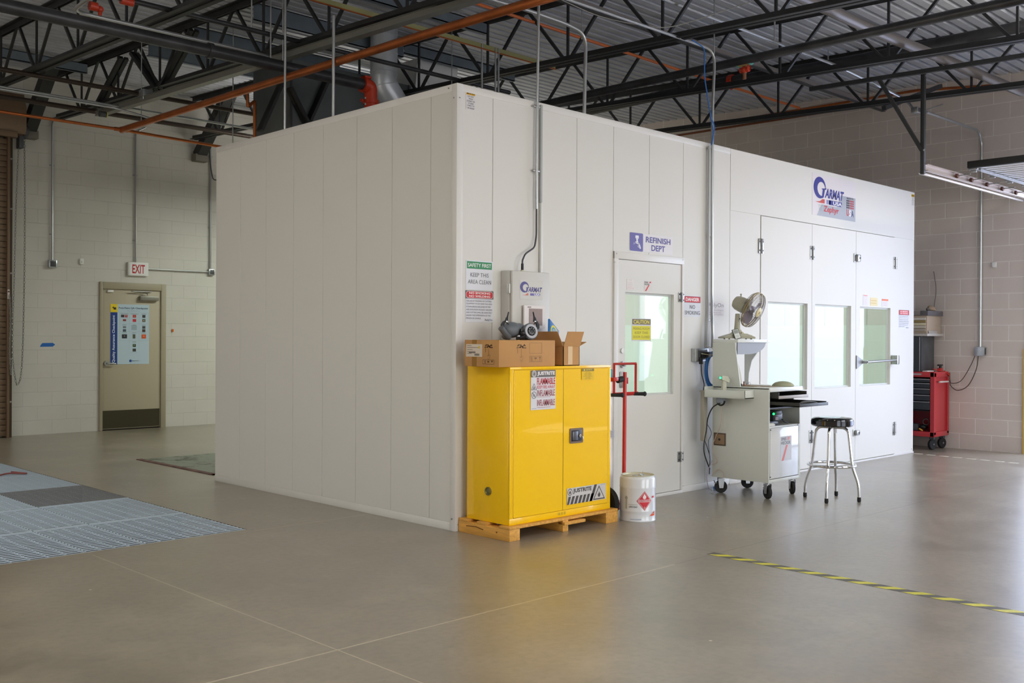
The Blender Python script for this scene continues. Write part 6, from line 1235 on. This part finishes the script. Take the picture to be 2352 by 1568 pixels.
for k in range(4):
    xa = 6.45+.54*k; m = MB(); m.box((xa, -5.0, 3.325), (xa+.53, -1.16, 3.365), Msd, .003); 
    for j in range(4): m.box((xa+.03+.13*j, -5.0, 3.312), (xa+.09+.13*j, -1.20, 3.326), Msd, .004)
    sec = m.build('door_section', od)
    m = MB(); m.box((xa+.005, -1.25, 3.295), (xa+.07, -1.15, 3.322), M_galv, .003); m.box((xa+.02, -1.23, 3.27), (xa+.05, -1.17, 3.30), M_galv, .003); m.build('hinge', sec)
m = MB(); m.box((6.40, -5.0, 3.31), (6.45, -1.16, 3.385), M_rubber, .006); m.build('bottom_seal', od, 'black bottom rubber seal')
m = MB(); lbar(m, (6.5, -1.24, 3.30), (8.5, -1.24, 3.30), .05, .012, M_galv); lbar(m, (6.5, -1.265, 3.29), (8.5, -1.265, 3.29), .006, .035, M_galv); m.build('edge_channel', od, 'galvanised stiffener')

# ================================================================ CEILING 6S (behind the camera's view) , DAYLIGHT AND ADDED FILL
def area(name, loc, rot, sx_, sy_, power, col=(1, 1, 1), spread=PI):
    l = bpy.data.lights.new(name, 'AREA'); l.shape = 'RECTANGLE'; l.size = sx_; l.size_y = sy_; l.energy = power; l.color = col; l.spread = spread
    o = bpy.data.objects.new(name, l); C.objects.link(o); o.location = loc; o.rotation_euler = rot; return o
M_tube = mat('lit_tube', '#fff1dc', emit=6)
k = 0
for x, y in ((3.6, 6.9), (5.6, 6.9), (-3.6, -3.2), (.2, -4.4), (5.2, -2.9), (-3.6, -7.5), (.2, -8.2), (3.6, -8.2), (-4.6, 1.5), (-4.2, 5.5), (-6.5, -1.5), (6.6, -5.0)):
    k += 1; bk = y > 6.5; zl = 3.75 if bk else 4.09
    t = thing('ceiling_lamp', 'long fluorescent lamp hanging behind the booth' if bk else 'long fluorescent lamp hanging under the deck outside the picture', 'lamp', (x, y, 4.1), group='fluorescent lamps under the deck')
    m = MB(); m.box((x-.6, y-.07, zl+.05), (x+.6, y+.07, zl+.11), M_white, .006); m.build('housing', t)
    L_ = area('ceiling_lamp_light', (x, y, zl), (0, 0, 0), 1.2, .16, 75 if bk else 38, (.93, 1, .88) if bk else (1, .94, .84))
    L_ = area('deck_fill_light', (x, y, zl+.13), (PI, 0, 0), 1.2, .16, 30, (1, .96, .9))  # upward fill added to brighten the deck, not part of the lamp
    m = MB(); m.cyl((x-.58, y-.035, zl+.03), (x+.58, y-.035, zl+.03), .014, M_tube, 8); m.cyl((x-.58, y+.035, zl+.03), (x+.58, y+.035, zl+.03), .014, M_tube, 8); m.build('tube', t)
    m = MB()
    for dx in (-.5, .5): m.cyl((x+dx, y, zl+.11), (x+dx, y, roof(y)), .004, M_steel, 6)
    m.build('hanger', t)
area('daylight_near_door', (-1.5, -10.9, 1.9), (math.radians(90), 0, 0), 3.7, 3.4, 155, (.97, .97, 1))
area('daylight_near_door', (3.9, -10.9, 1.9), (math.radians(90), 0, 0), 3.7, 3.4, 155, (.97, .97, 1))
area('daylight_right_door', (8.75, -3.1, 1.8), (math.radians(90), 0, math.radians(90)), 4.1, 3.4, 195, (.60, .70, 1))
area('west_fill_light', (-8.9, 2.1, 1.3), (math.radians(90), 0, math.radians(-90)), 2.4, 2.4, 35, (1, .97, .9))  # fill light added for the dim left side, set in the added opening
area('booth_lamp', (1.9, 1.8, 2.94), (0, 0, 0), 2.4, 2.2, 46, (.97, 1, .98))
area('booth_lamp', (5.6, 1.8, 2.94), (0, 0, 0), 3.2, 2.2, 36, (.97, 1, .98))

# world and sun
wd = bpy.data.worlds.new('sky'); bpy.context.scene.world = wd; wd.use_nodes = True
nt = wd.node_tree; bg = nt.nodes['Background']; sk = nt.nodes.new('ShaderNodeTexSky'); sk.sky_type = 'NISHITA'; sk.sun_disc = False; sk.sun_elevation = math.radians(48); sk.sun_rotation = math.radians(150)
nt.links.new(sk.outputs[0], bg.inputs[0]); bg.inputs[1].default_value = .25
su = bpy.data.lights.new('sun', 'SUN'); su.energy = 50.0; su.angle = .01; su.color = (1, .95, .88)
so = bpy.data.objects.new('sun', su); C.objects.link(so); so.rotation_euler = Vector((-.6, .2, .77)).to_track_quat('Z', 'Y').to_euler()
# camera
cam = bpy.data.cameras.new('camera'); cam.sensor_width = 36; cam.lens = 2322.68/2352*36; cam.clip_end = 200
co = bpy.data.objects.new('camera', cam); C.objects.link(co)
co.matrix_world = Matrix(((0.714389, -0.001622, -0.699747, -4.9051), (-0.699730, 0.005549, -0.714385, -5.5951), (0.005042, 0.999983, 0.002829, 1.4200), (0, 0, 0, 1)))
bpy.context.scene.camera = co
vs = bpy.context.scene.view_settings; vs.view_transform = 'Standard'; vs.look = 'None'; vs.exposure = 0.0; vs.gamma = 1; vs.use_curve_mapping = False
